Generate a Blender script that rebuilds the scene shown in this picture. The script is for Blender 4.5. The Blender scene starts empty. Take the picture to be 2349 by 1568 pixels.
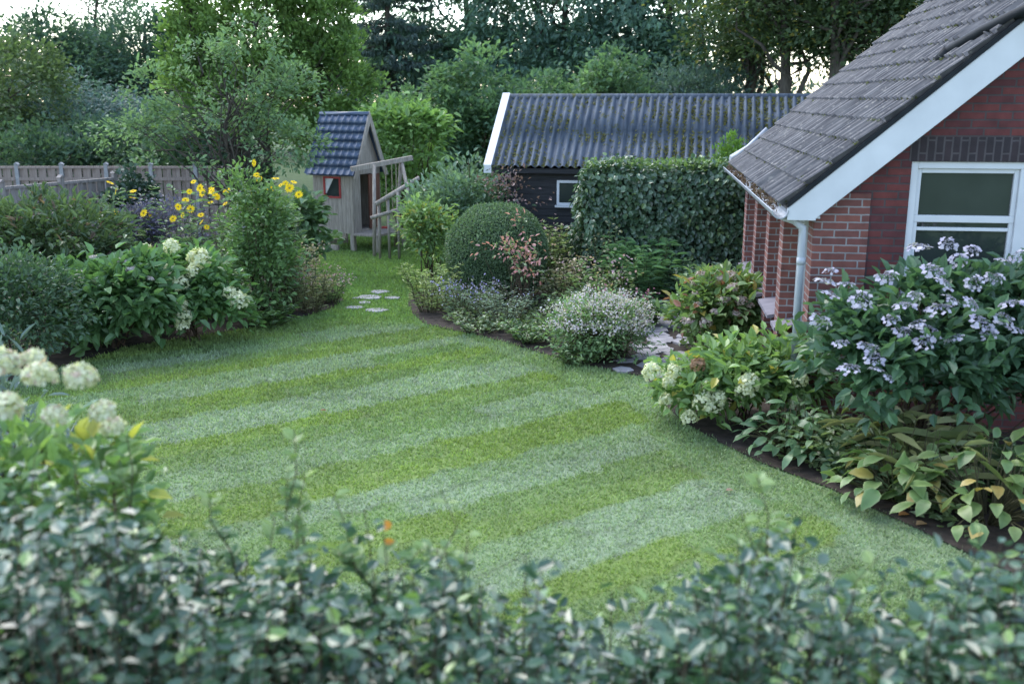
import bpy, bmesh, math, random
import numpy as np
from mathutils import Vector
rng = np.random.default_rng(11); random.seed(5)
SC = bpy.context.scene; COL = SC.collection
PI = math.pi
# ------------------------------------------------------------ camera geometry
H = 3.4; FP = 2284.0; PITCH = math.radians(13.75)
cp, sp = math.cos(PITCH), math.sin(PITCH)
def ray(u, v):
    dx = (u-1174.5)/FP; dy = (784.0-v)/FP
    return np.array([dx, cp+dy*sp, -sp+dy*cp])
def at(u, v, Y):
    d = ray(u, v); return np.array([0, 0, H]) + d*(Y/d[1])
def gp(u, v):
    d = ray(u, v); return np.array([0, 0, H]) + d*(H/-d[2])
def nrm(a): return a/np.maximum(np.linalg.norm(a, axis=-1, keepdims=True), 1e-9)

# ------------------------------------------------------------ materials
def newmat(name):
    m = bpy.data.materials.new(name); m.use_nodes = True
    nt = m.node_tree; nt.nodes.clear()
    out = nt.nodes.new('ShaderNodeOutputMaterial')
    return m, nt, out
def leafmat(name, rough=.45, trans=.3, spec=.5):
    m, nt, out = newmat(name); N = nt.nodes; L = nt.links
    at_ = N.new('ShaderNodeAttribute'); at_.attribute_name = 'Col'
    no = N.new('ShaderNodeTexNoise'); no.inputs['Scale'].default_value = 25
    tc = N.new('ShaderNodeTexCoord'); L.new(tc.outputs['Object'], no.inputs['Vector'])
    mr = N.new('ShaderNodeMapRange'); mr.inputs['To Min'].default_value = .8; mr.inputs['To Max'].default_value = 1.2
    L.new(no.outputs['Fac'], mr.inputs['Value'])
    mx = N.new('ShaderNodeVectorMath'); mx.operation = 'SCALE'
    L.new(at_.outputs['Color'], mx.inputs[0]); L.new(mr.outputs['Result'], mx.inputs['Scale'])
    p = N.new('ShaderNodeBsdfPrincipled'); p.inputs['Roughness'].default_value = rough
    p.inputs['Specular IOR Level'].default_value = spec
    L.new(mx.outputs['Vector'], p.inputs['Base Color'])
    if trans > 0:
        t = N.new('ShaderNodeBsdfTranslucent'); s2 = N.new('ShaderNodeVectorMath'); s2.operation = 'MULTIPLY'
        s2.inputs[1].default_value = (1.5, 1.6, .9)
        L.new(mx.outputs['Vector'], s2.inputs[0]); L.new(s2.outputs['Vector'], t.inputs['Color'])
        mix = N.new('ShaderNodeMixShader'); mix.inputs[0].default_value = trans
        L.new(p.outputs[0], mix.inputs[1]); L.new(t.outputs[0], mix.inputs[2]); L.new(mix.outputs[0], out.inputs[0])
    else: L.new(p.outputs[0], out.inputs[0])
    return m
def noisemat(name, c1, c2, scale=8, rough=.8, bump=.3, stretch=(1, 1, 1), spots=None, spot_scale=6, spot_thr=.6, spec=.3, metal=0, detail=6):
    m, nt, out = newmat(name); N = nt.nodes; L = nt.links
    tc = N.new('ShaderNodeTexCoord'); mp = N.new('ShaderNodeMapping'); mp.inputs['Scale'].default_value = stretch
    L.new(tc.outputs['Object'], mp.inputs[0])
    no = N.new('ShaderNodeTexNoise'); no.inputs['Scale'].default_value = scale; no.inputs['Detail'].default_value = detail
    L.new(mp.outputs[0], no.inputs['Vector'])
    cr = N.new('ShaderNodeValToRGB'); cr.color_ramp.elements[0].position = .3; cr.color_ramp.elements[1].position = .7
    cr.color_ramp.elements[0].color = (*c1, 1); cr.color_ramp.elements[1].color = (*c2, 1)
    L.new(no.outputs['Fac'], cr.inputs[0]); last = cr.outputs[0]
    if spots:
        n2 = N.new('ShaderNodeTexNoise'); n2.inputs['Scale'].default_value = spot_scale; n2.inputs['Detail'].default_value = 8
        n2.inputs['Roughness'].default_value = .7
        L.new(tc.outputs['Object'], n2.inputs['Vector'])
        r2 = N.new('ShaderNodeValToRGB'); r2.color_ramp.elements[0].position = spot_thr; r2.color_ramp.elements[1].position = spot_thr+.06
        L.new(n2.outputs['Fac'], r2.inputs[0])
        mx = N.new('ShaderNodeMixRGB'); mx.inputs[2].default_value = (*spots, 1)
        L.new(r2.outputs[0], mx.inputs[0]); L.new(last, mx.inputs[1]); last = mx.outputs[0]
    p = N.new('ShaderNodeBsdfPrincipled'); p.inputs['Roughness'].default_value = rough
    p.inputs['Specular IOR Level'].default_value = spec; p.inputs['Metallic'].default_value = metal
    L.new(last, p.inputs['Base Color'])
    if bump:
        b = N.new('ShaderNodeBump'); b.inputs['Strength'].default_value = bump; b.inputs['Distance'].default_value = .02
        L.new(no.outputs['Fac'], b.inputs['Height']); L.new(b.outputs[0], p.inputs['Normal'])
    L.new(p.outputs[0], out.inputs[0]); return m
def brickmat(name, c1, c2, mortar, soldier=False, ms=.008):
    m, nt, out = newmat(name); N = nt.nodes; L = nt.links
    tc = N.new('ShaderNodeTexCoord'); sx = N.new('ShaderNodeSeparateXYZ'); L.new(tc.outputs['Object'], sx.inputs[0])
    ad = N.new('ShaderNodeMath'); L.new(sx.outputs['X'], ad.inputs[0]); L.new(sx.outputs['Y'], ad.inputs[1])
    cb = N.new('ShaderNodeCombineXYZ')
    if soldier: L.new(ad.outputs[0], cb.inputs['Y']); L.new(sx.outputs['Z'], cb.inputs['X'])
    else: L.new(ad.outputs[0], cb.inputs['X']); L.new(sx.outputs['Z'], cb.inputs['Y'])
    wn = N.new('ShaderNodeTexNoise'); wn.inputs['Scale'].default_value = 14
    L.new(tc.outputs['Object'], wn.inputs['Vector'])
    wa = N.new('ShaderNodeVectorMath'); wa.operation = 'MULTIPLY_ADD'; wa.inputs[1].default_value = (.008, .008, 0)
    L.new(wn.outputs['Color'], wa.inputs[0]); L.new(cb.outputs[0], wa.inputs[2])
    bt = N.new('ShaderNodeTexBrick'); bt.inputs['Scale'].default_value = 1
    bt.inputs['Brick Width'].default_value = .25; bt.inputs['Row Height'].default_value = .078
    bt.inputs['Mortar Size'].default_value = ms; bt.inputs['Mortar Smooth'].default_value = .2
    bt.inputs['Color1'].default_value = (*c1, 1); bt.inputs['Color2'].default_value = (*c2, 1); bt.inputs['Mortar'].default_value = (*mortar, 1)
    L.new(wa.outputs[0], bt.inputs['Vector'])
    no = N.new('ShaderNodeTexNoise'); no.inputs['Scale'].default_value = 9; no.inputs['Detail'].default_value = 8
    L.new(tc.outputs['Object'], no.inputs['Vector'])
    mr = N.new('ShaderNodeMapRange'); mr.inputs['To Min'].default_value = .5; mr.inputs['To Max'].default_value = 1.5
    L.new(no.outputs['Fac'], mr.inputs['Value'])
    sc_ = N.new('ShaderNodeVectorMath'); sc_.operation = 'SCALE'; L.new(bt.outputs['Color'], sc_.inputs[0]); L.new(mr.outputs[0], sc_.inputs['Scale'])
    p = N.new('ShaderNodeBsdfPrincipled'); p.inputs['Roughness'].default_value = .85
    L.new(sc_.outputs[0], p.inputs['Base Color'])
    b = N.new('ShaderNodeBump'); b.inputs['Strength'].default_value = .6; b.inputs['Distance'].default_value = .01; b.invert = True
    L.new(bt.outputs['Fac'], b.inputs['Height']); L.new(b.outputs[0], p.inputs['Normal'])
    L.new(p.outputs[0], out.inputs[0]); return m

M_leaf = leafmat('leaf_surface', .42, .3); M_gloss = leafmat('glossy_leaf_surface', .32, .18, .6); M_hedge = leafmat('shiny_hedge_leaf', .28, .2, .8)
M_far = leafmat('tree_leaf_surface', .55, .35, .3); M_petal = leafmat('petal_surface', .7, .25, .2)
M_grass = leafmat('grass_blade', .5, .3, .3); M_turf = leafmat('turf_base', .9, 0, .1)
M_bark = noisemat('bark', (.035, .03, .025), (.09, .08, .065), 6, .9, .6, (3, 3, .5))
M_stem = noisemat('green_brown_stem', (.05, .05, .025), (.1, .09, .045), 10, .8, .2)
M_twig = noisemat('twig', (.04, .028, .02), (.09, .06, .04), 12, .8, .2)
M_soil = noisemat('soil', (.018, .014, .011), (.055, .043, .035), 9, .95, 1.0)
M_ground = noisemat('rough_grass', (.03, .06, .018), (.06, .1, .03), 3, .95, .5)
M_brick = brickmat('red_brick', (.125, .029, .026), (.07, .019, .022), (.055, .043, .045), ms=.009)
M_brick2 = brickmat('pale_red_brick', (.185, .066, .05), (.12, .045, .04), (.22, .21, .21), ms=.008)
M_sold = brickmat('dark_soldier_brick', (.03, .02, .024), (.02, .016, .02), (.062, .053, .057), True, .01)
M_white = noisemat('white_paint', (.49, .515, .54), (.57, .595, .62), 3, .45, .03, spec=.35)
M_tile = noisemat('weathered_roof_tile', (.062, .062, .068), (.15, .148, .15), 4, .75, .3, spots=(.21, .2, .185), spot_scale=16, spot_thr=.58, spec=.25)
M_shedroof = noisemat('corrugated_sheet', (.04, .054, .075), (.1, .122, .15), 3, .8, .25, (7, .6, .6), spots=(.065, .07, .026), spot_scale=5.5, spot_thr=.56, spec=.2)
M_black = noisemat('black_stained_board', (.012, .013, .016), (.028, .03, .034), 6, .7, .2, (.6, 4, 8))
M_zinc = noisemat('zinc', (.22, .25, .28), (.33, .36, .39), 5, .5, .05, metal=.5)
M_pipe = noisemat('pale_grey_pipe', (.32, .35, .38), (.4, .43, .46), 5, .45, .03)
M_blackpipe = noisemat('black_plastic', (.008, .011, .014), (.016, .02, .024), 8, .6, .02, spec=.15)
M_glass = noisemat('dark_window_glass', (.02, .026, .026), (.035, .045, .042), 1.5, .03, 0, spec=1.0)
M_oldwood = noisemat('grey_weathered_wood', (.2, .175, .148), (.39, .35, .3), 7, .85, .3, (5, 5, .5))
M_fence = noisemat('grey_brown_fence_wood', (.15, .135, .125), (.28, .255, .24), 6, .85, .3, (6, 6, .6))
M_fence2 = noisemat('tan_fence_wood', (.18, .145, .125), (.28, .235, .205), 6, .85, .3, (6, 6, .6))
M_post = noisemat('concrete_post', (.2, .21, .22), (.32, .33, .33), 12, .9, .2)
M_bluetile = noisemat('blue_glazed_tile', (.022, .043, .085), (.05, .082, .14), 5, .3, .1, spec=.6)
M_redpaint = noisemat('red_paint', (.25, .03, .03), (.36, .05, .045), 6, .5, .05)
M_door = noisemat('red_brown_wood', (.10, .04, .028), (.17, .07, .045), 6, .7, .2, (5, 5, .5))
M_cloth = noisemat('white_curtain', (.5, .5, .5), (.65, .65, .65), 5, .9, .1)
M_slate = noisemat('slate', (.18, .175, .195), (.33, .325, .34), 4, .7, .3, spots=(.42, .41, .42), spot_scale=3, spot_thr=.6)
M_sill = noisemat('slate_sill', (.12, .115, .14), (.2, .19, .22), 6, .6, .1)
M_rope = noisemat('rope', (.2, .17, .12), (.35, .3, .22), 30, .9, .2)
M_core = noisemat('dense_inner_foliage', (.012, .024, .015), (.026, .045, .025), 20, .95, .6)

# ------------------------------------------------------------ object helpers
def tag(o, label=None, cat=None, group=None, kind=None):
    if label: o['label'] = label
    if cat: o['category'] = cat
    if group: o['group'] = group
    if kind: o['kind'] = kind
    return o
def thing(name, loc, label, cat, group=None, rz=0):
    o = bpy.data.objects.new(name, None); COL.objects.link(o); o.empty_display_size = .2
    o.location = (float(loc[0]), float(loc[1]), float(loc[2]) if len(loc) > 2 else 0); o.rotation_euler = (0, 0, rz)
    return tag(o, label, cat, group)
def link(name, me, mat, parent=None):
    if mat and not me.materials: me.materials.append(mat)
    o = bpy.data.objects.new(name, me); COL.objects.link(o)
    if parent: o.parent = parent
    return o
def npme(name, V, faces, col=None, smooth=False):
    me = bpy.data.meshes.new(name); V = np.ascontiguousarray(V, dtype=np.float32)
    faces = [np.asarray(f, dtype=np.int32) for f in faces if len(f)]
    me.vertices.add(len(V)); me.vertices.foreach_set('co', V.ravel())
    loops = np.concatenate([f.ravel() for f in faces]); sizes = np.concatenate([np.full(len(f), f.shape[1], dtype=np.int32) for f in faces])
    me.loops.add(len(loops)); me.loops.foreach_set('vertex_index', loops)
    me.polygons.add(len(sizes)); me.polygons.foreach_set('loop_start', (np.cumsum(sizes)-sizes).astype(np.int32))
    try: me.polygons.foreach_set('loop_total', sizes)
    except Exception: pass
    me.update(calc_edges=True)
    me.polygons.foreach_set('use_smooth', np.full(len(sizes), bool(smooth)))
    if col is not None:
        ca = me.color_attributes.new('Col', 'FLOAT_COLOR', 'POINT')
        c4 = np.ones((len(V), 4), dtype=np.float32); c4[:, :3] = col
        ca.data.foreach_set('color', c4.ravel())
    return me
def part(root, name, geo, mat, smooth=False, kind=None):
    V, F, C = geo
    V = V - np.array(root.location)
    o = link(name, npme(name, V, F, C, smooth), mat, root)
    if kind: o['kind'] = kind
    return o
class MB:
    def __init__(s): s.v = []; s.f = []
    def box(s, x0, x1, y0, y1, z0, z1):
        b = len(s.v); s.v += [(x, y, z) for z in (z0, z1) for y in (y0, y1) for x in (x0, x1)]
        s.f += [tuple(b+i for i in q) for q in ((0,2,3,1), (4,5,7,6), (0,1,5,4), (2,6,7,3), (0,4,6,2), (1,3,7,5))]; return s
    def prism(s, poly, a, b, axis='y'):
        n = len(poly); k = len(s.v)
        mk = (lambda p, t: (p[0], t, p[1])) if axis == 'y' else ((lambda p, t: (t, p[0], p[1])) if axis == 'x' else (lambda p, t: (p[0], p[1], t)))
        s.v += [mk(p, a) for p in poly]+[mk(p, b) for p in poly]
        s.f.append(tuple(k+i for i in range(n))); s.f.append(tuple(k+n+i for i in reversed(range(n))))
        for i in range(n): j = (i+1) % n; s.f.append((k+i, k+n+i, k+n+j, k+j))
        return s
    def tube(s, pts, rad, sides=8, cap=True):
        pts = [np.array(p, float) for p in pts]; k = len(s.v); n = len(pts)
        if not hasattr(rad, '__len__'): rad = [rad]*n
        for i, p in enumerate(pts):
            t = pts[min(i+1, n-1)]-pts[max(i-1, 0)]; t = t/max(np.linalg.norm(t), 1e-9)
            a = np.array([0, 0, 1.]) if abs(t[2]) < .9 else np.array([1., 0, 0])
            x = np.cross(t, a); x /= np.linalg.norm(x); y = np.cross(t, x)
            for j in range(sides):
                th = 2*PI*j/sides; s.v.append(tuple(p+rad[i]*(x*math.cos(th)+y*math.sin(th))))
        for i in range(n-1):
            for j in range(sides):
                j2 = (j+1) % sides; s.f.append((k+i*sides+j, k+i*sides+j2, k+(i+1)*sides+j2, k+(i+1)*sides+j))
        if cap: s.f.append(tuple(k+j for j in reversed(range(sides)))); s.f.append(tuple(k+(n-1)*sides+j for j in range(sides)))
        return s
    def beam(s, p, q, w, h):
        p = np.array(p, float); q = np.array(q, float); t = q-p; t /= np.linalg.norm(t)
        a = np.array([0, 0, 1.]) if abs(t[2]) < .95 else np.array([0, 1., 0])
        x = np.cross(t, a); x /= np.linalg.norm(x); y = np.cross(x, t); b = len(s.v)
        for c in (p, q):
            for sx, sy in ((-1,-1), (1,-1), (1,1), (-1,1)): s.v.append(tuple(c+x*sx*w/2+y*sy*h/2))
        s.f += [tuple(b+i for i in f) for f in ((0,1,2,3), (7,6,5,4), (0,4,5,1), (1,5,6,2), (2,6,7,3), (3,7,4,0))]; return s
    def build(s, name, mat, parent=None, smooth=False, bevel=0):
        me = bpy.data.meshes.new(name); me.from_pydata(s.v, [], s.f)
        bm = bmesh.new(); bm.from_mesh(me); bmesh.ops.recalc_face_normals(bm, faces=bm.faces); bm.to_mesh(me); bm.free()
        if smooth: me.polygons.foreach_set('use_smooth', [True]*len(me.polygons))
        o = link(name, me, mat, parent)
        if bevel:
            b = o.modifiers.new('bevel', 'BEVEL'); b.width = bevel; b.segments = 2; b.limit_method = 'ANGLE'
        return o

# ------------------------------------------------------------ foliage
def leaves(P, D, Nn, L, W, C, fold=.25, droop=.2, seg=6):
    n = len(P); L = np.broadcast_to(L, (n,))[:, None]; W = np.broadcast_to(W, (n,))[:, None]
    D = nrm(D); S = nrm(np.cross(D, Nn)); Nv = np.cross(S, D)
    if seg == 4:
        vs = [P, P+D*L*.45+S*W*.5+Nv*W*fold*.5, P+D*L-Nv*L*droop, P+D*L*.45-S*W*.5+Nv*W*fold*.5]
        F = np.array([[0, 1, 2, 3]])
    else:
        vs = [P, P+D*L*.3+S*W*.46+Nv*W*fold*.4, P+D*L*.68+S*W*.38+Nv*(W*fold*.4-L*droop*.35), P+D*L-Nv*L*droop,
              P+D*L*.68-S*W*.38+Nv*(W*fold*.4-L*droop*.35), P+D*L*.3-S*W*.46+Nv*W*fold*.4]
        F = np.array([[0, 1, 2, 3], [0, 3, 4, 5]])
    k = len(vs); V = np.stack(vs, 1).reshape(-1, 3)
    Fa = (F[None]+(np.arange(n)*k)[:, None, None]).reshape(-1, 4)
    return V, [Fa], np.repeat(C, k, 0)
def join(*gs):
    V = []; FS = {}; C = []; o = 0
    for v, fs, c in gs:
        V.append(v); C.append(c)
        for f in fs: FS.setdefault(f.shape[1], []).append(f+o)
        o += len(v)
    return np.concatenate(V), [np.concatenate(f) for f in FS.values()], np.concatenate(C)
def rdirs(n): return nrm(rng.normal(size=(n, 3)))
def scatter(blobs, n, nc, sig, inner=.3, minz=.04):
    B = np.array(blobs, float); w = B[:, 3]*B[:, 5]; w /= w.sum()
    bi = rng.choice(len(B), nc, p=w); d = rdirs(nc); low = d[:, 2] < -.5
    d[low, 2] *= -.6; d = nrm(d)
    r = np.where(rng.random(nc) < inner, .9*rng.random(nc)**.4, .8+.28*rng.random(nc))
    Cc = B[bi, :3]+d*r[:, None]*B[bi, 3:6]
    ci = rng.integers(0, nc, n); P = Cc[ci]+rng.normal(size=(n, 3))*sig*np.array([1, 1, .75])
    O = nrm((P-B[bi[ci], :3])/B[bi[ci], 3:6])
    P[:, 2] = np.where(P[:, 2] < minz, minz+rng.random(n)*.1, P[:, 2])
    return P, O, ci, Cc
def pick(n, ci, nc, c1, c2, acc=None, clump=.5):
    t = (clump*rng.random(nc)[ci]+(1-clump)*rng.random(n))[:, None]
    C = np.array(c1)*(1-t)+np.array(c2)*t
    C = C*(.75+.5*rng.random((n, 1)))
    if acc:
        for (c, p) in acc:
            m = rng.random(n) < p; C[m] = np.array(c)*(.7+.6*rng.random((m.sum(), 1)))
    return C
GAIN = 1.15; TINT = np.array([1.0, 1.0, 1.12])
def foliage(blobs, n, L, W, c1, c2, nc=None, sig=.12, inner=.3, wo=.8, wr=.7, wu=.15, droop=.25, acc=None, seg=6, fold=.25, clump=.5, minz=.04):
    nc = nc or max(8, n//22)
    P, O, ci, Cc = scatter(blobs, n, nc, sig, inner, minz)
    D = O*wo+rng.normal(size=(n, 3))*wr*.6+np.array([0, 0, wu])
    Nn = np.array([0, 0, 1.])+O*.5+rng.normal(size=(n, 3))*.35
    s = .65+.6*rng.random(n)
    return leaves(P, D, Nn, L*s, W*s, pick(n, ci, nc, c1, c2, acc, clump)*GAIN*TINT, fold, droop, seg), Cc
def tubes(paths, sides=5):
    V = []; F = []; o = 0
    for pts, rad in paths:
        pts = np.asarray(pts, float); n = len(pts); rad = np.asarray(rad, float)
        t = np.gradient(pts, axis=0); t = nrm(t)
        a = np.where(np.abs(t[:, 2:3]) < .9, np.array([[0, 0, 1.]]), np.array([[1., 0, 0]]))
        x = nrm(np.cross(t, a)); y = np.cross(t, x); th = np.arange(sides)*2*PI/sides
        V.append((pts[:, None]+rad[:, None, None]*(x[:, None]*np.cos(th)[None, :, None]+y[:, None]*np.sin(th)[None, :, None])).reshape(-1, 3))
        i = np.arange(n-1)[:, None]*sides; j = np.arange(sides)[None]; j2 = (j+1) % sides
        F.append(np.stack([i+j, i+j2, i+sides+j2, i+sides+j], -1).reshape(-1, 4)+o); o += n*sides
    V = np.concatenate(V); return V, [np.concatenate(F)], None
def curve(a, b, k=5, wob=.05, sag=0):
    t = np.linspace(0, 1, k)[:, None]; a = np.array(a, float); b = np.array(b, float)
    p = a*(1-t)+b*t; w = np.linalg.norm(b-a)*wob
    p[1:-1] += rng.normal(size=(k-2, 3))*w; p[:, 2] += sag*np.sin(t[:, 0]*PI); return p
def shrub(name, label, cat, x, y, blobs, n, L, W, c1, c2, mat=None, stems=10, sr=.012, group=None, stemmat=None, **kw):
    R = thing(name, (x, y, 0), label, cat, group)
    bl = [(x+b[0], y+b[1], b[2], b[3], b[4], b[5]) for b in blobs]
    g, Cc = foliage(bl, n, L, W, c1, c2, **kw)
    part(R, 'foliage', g, mat or M_leaf)
    if stems:
        ps = []
        for i in rng.choice(len(Cc), min(stems, len(Cc)), replace=False):
            b = np.array([x+rng.normal()*.08, y+rng.normal()*.08, 0]); ps.append((curve(b, Cc[i], 5, .05, .05), np.linspace(sr, sr*.35, 5)))
        part(R, 'stems', tubes(ps), stemmat or M_twig, True)
    return R, bl
def tree(name, label, x, y, h, tr, blobs, n, L, W, c1, c2, lean=(0, 0), limbs=14, group=None, seg=4, mat=None, **kw):
    R = thing(name, (x, y, 0), label, 'tree', group)
    bl = [(x+b[0], y+b[1], b[2], b[3], b[4], b[5]) for b in blobs]
    g, Cc = foliage(bl, n, L, W, c1, c2, seg=seg, **kw)
    part(R, 'crown', g, mat or M_far)
    tp = curve((x, y, -.05), (x+lean[0], y+lean[1], h), 8, .012); rr = np.linspace(tr, tr*.25, 8); rr[0] *= 1.35
    ps = [(tp, rr)]
    for i in rng.choice(len(Cc), min(limbs, len(Cc)), replace=False):
        f = .3+.6*rng.random(); k = f*7; i0 = int(k); s0 = tp[i0]+(tp[min(i0+1, 7)]-tp[i0])*(k-i0)
        if Cc[i][2] < s0[2]-.3: s0 = tp[max(1, i0-2)]
        r0 = max(.012, tr*(1-f)*.6); ps.append((curve(s0, Cc[i], 6, .06, .15), np.linspace(r0, r0*.2, 6)))
    part(R, 'trunk', tubes(ps, 7), M_bark, True)
    return R
def on_blob(u, v, bl, Y, kf=1.12):
    o = np.array([0, 0, H]); d = ray(u, v); best = None
    for b in bl:
        c = np.array(b[:3]); r = np.array(b[3:6])*kf; oo = (o-c)/r; dd = d/r
        A = dd@dd; Bq = oo@dd; Cq = oo@oo-1; q = Bq*Bq-A*Cq
        if q > 0:
            t = (-Bq-math.sqrt(q))/A
            if best is None or t < best: best = t
    return o+d*best if best else at(u, v, Y)
def head_mesh(name, r, rz, n, size, c1, c2, low=-.5, c3=None, p3=0):
    d = rdirs(n); d[:, 2] = np.where(d[:, 2] < low, -d[:, 2], d[:, 2]); d = nrm(d)
    P = d*np.array([r, r, rz])*(.8+.25*rng.random((n, 1)))
    a = nrm(np.cross(d, rdirs(n))); b = np.cross(d, a); s = size*(.7+.6*rng.random((n, 1)))
    tl = d*s*.35*rng.normal(size=(n, 1))
    V = np.stack([P-a*s*.5+tl, P-b*s*.5, P+a*s*.5-tl, P+b*s*.5], 1).reshape(-1, 3)
    F = np.arange(n*4).reshape(-1, 4); t = rng.random((n, 1)); C = np.array(c1)*(1-t)+np.array(c2)*t
    if c3 is not None: m = rng.random(n) < p3; C[m] = c3
    return npme(name, V, [F], np.repeat(C, 4, 0))
def lace_mesh(name, r, c1, c2, cin):
    n = 22; th = rng.random(n)*2*PI; rr = r*(.65+.4*rng.random(n)); P = np.stack([rr*np.cos(th), rr*np.sin(th), .35*r-rr*rr/r*.35+rng.random(n)*r*.2], 1)
    d = nrm(P*np.array([.5, .5, 0])+np.array([0, 0, r])+rng.normal(size=(n, 3))*r*.25); a = nrm(np.cross(d, rdirs(n))); b = np.cross(d, a); s = r*.44*(.8+.4*rng.random((n, 1)))
    V = np.stack([P-a*s*.5, P-b*s*.5, P+a*s*.5, P+b*s*.5], 1).reshape(-1, 3); t = rng.random((n, 1)); C = np.repeat(np.array(c1)*(1-t)+np.array(c2)*t, 4, 0)
    n2 = 70; th = rng.random(n2)*2*PI; rr = r*.7*rng.random(n2)**.5; P = np.stack([rr*np.cos(th), rr*np.sin(th), r*.35-rr*rr/r*.3+rng.random(n2)*r*.1], 1)
    d = rdirs(n2); a = nrm(np.cross(d, rdirs(n2))); b = np.cross(d, a); s = r*.16
    V2 = np.stack([P-a*s*.5, P-b*s*.5, P+a*s*.5, P+b*s*.5], 1).reshape(-1, 3); C2 = np.repeat(np.array([cin])*(.7+.6*rng.random((n2, 1))), 4, 0)
    V = np.concatenate([V, V2]); return npme(name, V, [np.arange(len(V)).reshape(-1, 4)], np.concatenate([C, C2]))
def daisy_mesh(name, r, c, cin, np_=13):
    th = np.arange(np_)*2*PI/np_+rng.random(np_)*.2; D = np.stack([np.cos(th), np.sin(th), np.full(np_, .15)], 1)
    g = leaves(D*r*.15, D, np.tile([0, 0, 1.], (np_, 1)), r, r*.42, np.array([c])*(.85+.3*rng.random((np_, 1))), .1, .12)
    n = 24; d = rdirs(n); d[:, 2] = abs(d[:, 2]); P = d*r*.24
    g2 = leaves(P*.6, d, rdirs(n), r*.16, r*.14, np.array([cin])*(.7+.5*rng.random((n, 1))), seg=4)
    V, F, C = join(g, g2); return npme(name, V, F, C)
def heads(R, meshes, pts, scale=1, mat=None, name='flower_head', tilt=.5, face=None):
    for i, p in enumerate(pts):
        me = meshes[i % len(meshes)]; o = link(name, me, mat or M_petal, R)
        o.location = np.array(p)-np.array(R.location)
        rx, ry = rng.normal()*tilt*.5, rng.normal()*tilt*.5
        if face: rx += face
        o.rotation_euler = (rx, ry, rng.random()*6.28 if not face else rng.normal()*.4); s = scale*(.7+.6*rng.random()); o.scale = (s, s, s)

# ------------------------------------------------------------ setting: ground, lawn, beds
def inpoly(x, y, poly):
    c = np.zeros(len(x), bool); n = len(poly); j = n-1
    for i in range(n):
        xi, yi = poly[i]; xj, yj = poly[j]
        m = ((yi > y) != (yj > y)) & (x < (xj-xi)*(y-yi)/((yj-yi) or 1e-9)+xi); c ^= m; j = i
    return c
def G2(u, v): p = gp(u, v); return (p[0], p[1])
bedL = [G2(60, 868), G2(120, 850), G2(200, 826), G2(300, 797), G2(400, 781), G2(500, 766), G2(580, 752), G2(660, 737), G2(720, 722), G2(765, 706), G2(788, 690), G2(770, 668), G2(740, 645), G2(700, 610), G2(690, 575), (-5.6, 24), (-14, 24), (-14, 10), (-7.4, 10.6)]
bedC = [G2(938, 675), G2(936, 700), G2(948, 724), G2(975, 745), G2(1040, 760), G2(1100, 772), G2(1180, 793), G2(1250, 815), G2(1330, 835), G2(1400, 852), G2(1478, 866), G2(1515, 920), G2(1560, 966), G2(1650, 1018), G2(1750, 1066), G2(1820, 1092), G2(1900, 1122), G2(2000, 1168), G2(2100, 1215), G2(2200, 1264), G2(2349, 1330), (7, 5.6), (7.5, 9.5), (4.2, 17), (4.4, 19.6), (.9, 19.8), (.2, 18.6), (-.9, 18.2)]
bm = MB(); bm.v = [(-250, -40, 0), (250, -40, 0), (250, 400, 0), (-250, 400, 0)]; bm.f = [(0, 1, 2, 3)]
tag(bm.build('ground', M_ground), kind='structure')
def hsh(a, b=0): return np.mod(np.abs(np.sin(a*127.1+b*311.7+7.3)*43758.5453), 1.0)
def vnoise(x, y, s, k=0):
    x = x/s+k*17.3; y = y/s-k*9.1; ix, iy = np.floor(x), np.floor(y); fx, fy = x-ix, y-iy; fx = fx*fx*(3-2*fx); fy = fy*fy*(3-2*fy)
    return (hsh(ix, iy)*(1-fx)+hsh(ix+1, iy)*fx)*(1-fy)+(hsh(ix, iy+1)*(1-fx)+hsh(ix+1, iy+1)*fx)*fy
CY, CP, CM = np.array([.18, .255, .075]), np.array([.24, .315, .195]), np.array([.19, .275, .12])
def turf(x, y):
    rough = (vnoise(x, y, .16)-.5)*.11+(vnoise(x, y, .5, 1)-.5)*.07
    n_ = -.574*x+.819*y+rough; d = .819*x+.574*y+(vnoise(x, y, .15, 2)-.5)*.1
    q = (n_-4.5)/.757; k = np.floor(q); fr = q-k; ev = np.mod(k, 2) == 0
    sub = np.where(fr > .5, 1.0, 0.0)
    pl = np.where(ev, 2.4, 1.5); off = hsh(k+31*sub); dd = (d+off*pl)/pl; pc = np.floor(dd); fd = (dd-pc)*pl
    h = hsh(k+sub*.37, pc)
    xb = np.interp(y, [5, 7.6, 9, 10.9, 12, 13.2, 15], [3.2, 2.5, 1.75, 1.25, .7, -.05, -.9])+.4*(hsh(k, 3)-.5)
    ins = (x < xb)
    t = np.where(h < .42, 1.0, np.where(h < .66, .5, -.1))
    te = np.where(h < .28, .7, np.where(h < .55, .3, .0))
    c = np.where(ev[:, None], (CY+(CM-CY)*te[:, None])*(.93+.16*h[:, None]), CM+(CP-CM)*t[:, None])
    q2 = np.floor((.55*x+.83*y+rough)/.8); e = np.where(hsh(q2+50, np.floor((x-.6*y)/1.9)) < .5, .15, .6)
    c = np.where(ins[:, None], c, CM+(CP-CM)*e[:, None])
    far = np.clip((y-14.6)/1.0, 0, 1)[:, None]; c = c*(1-far)+np.array([.165, .265, .085])*far
    seam = ((fr < .025) | (fd < .045) | (abs(fr-.5) < .018)) & ins & (y < 15) & (vnoise(x, y, .4, 5) > .36)
    c = c*(.82+.22*vnoise(x, y, 1.1, 3)+.22*vnoise(x, y, .2, 4))[:, None]
    return c*np.where(seam, .66, 1)[:, None], seam
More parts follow.
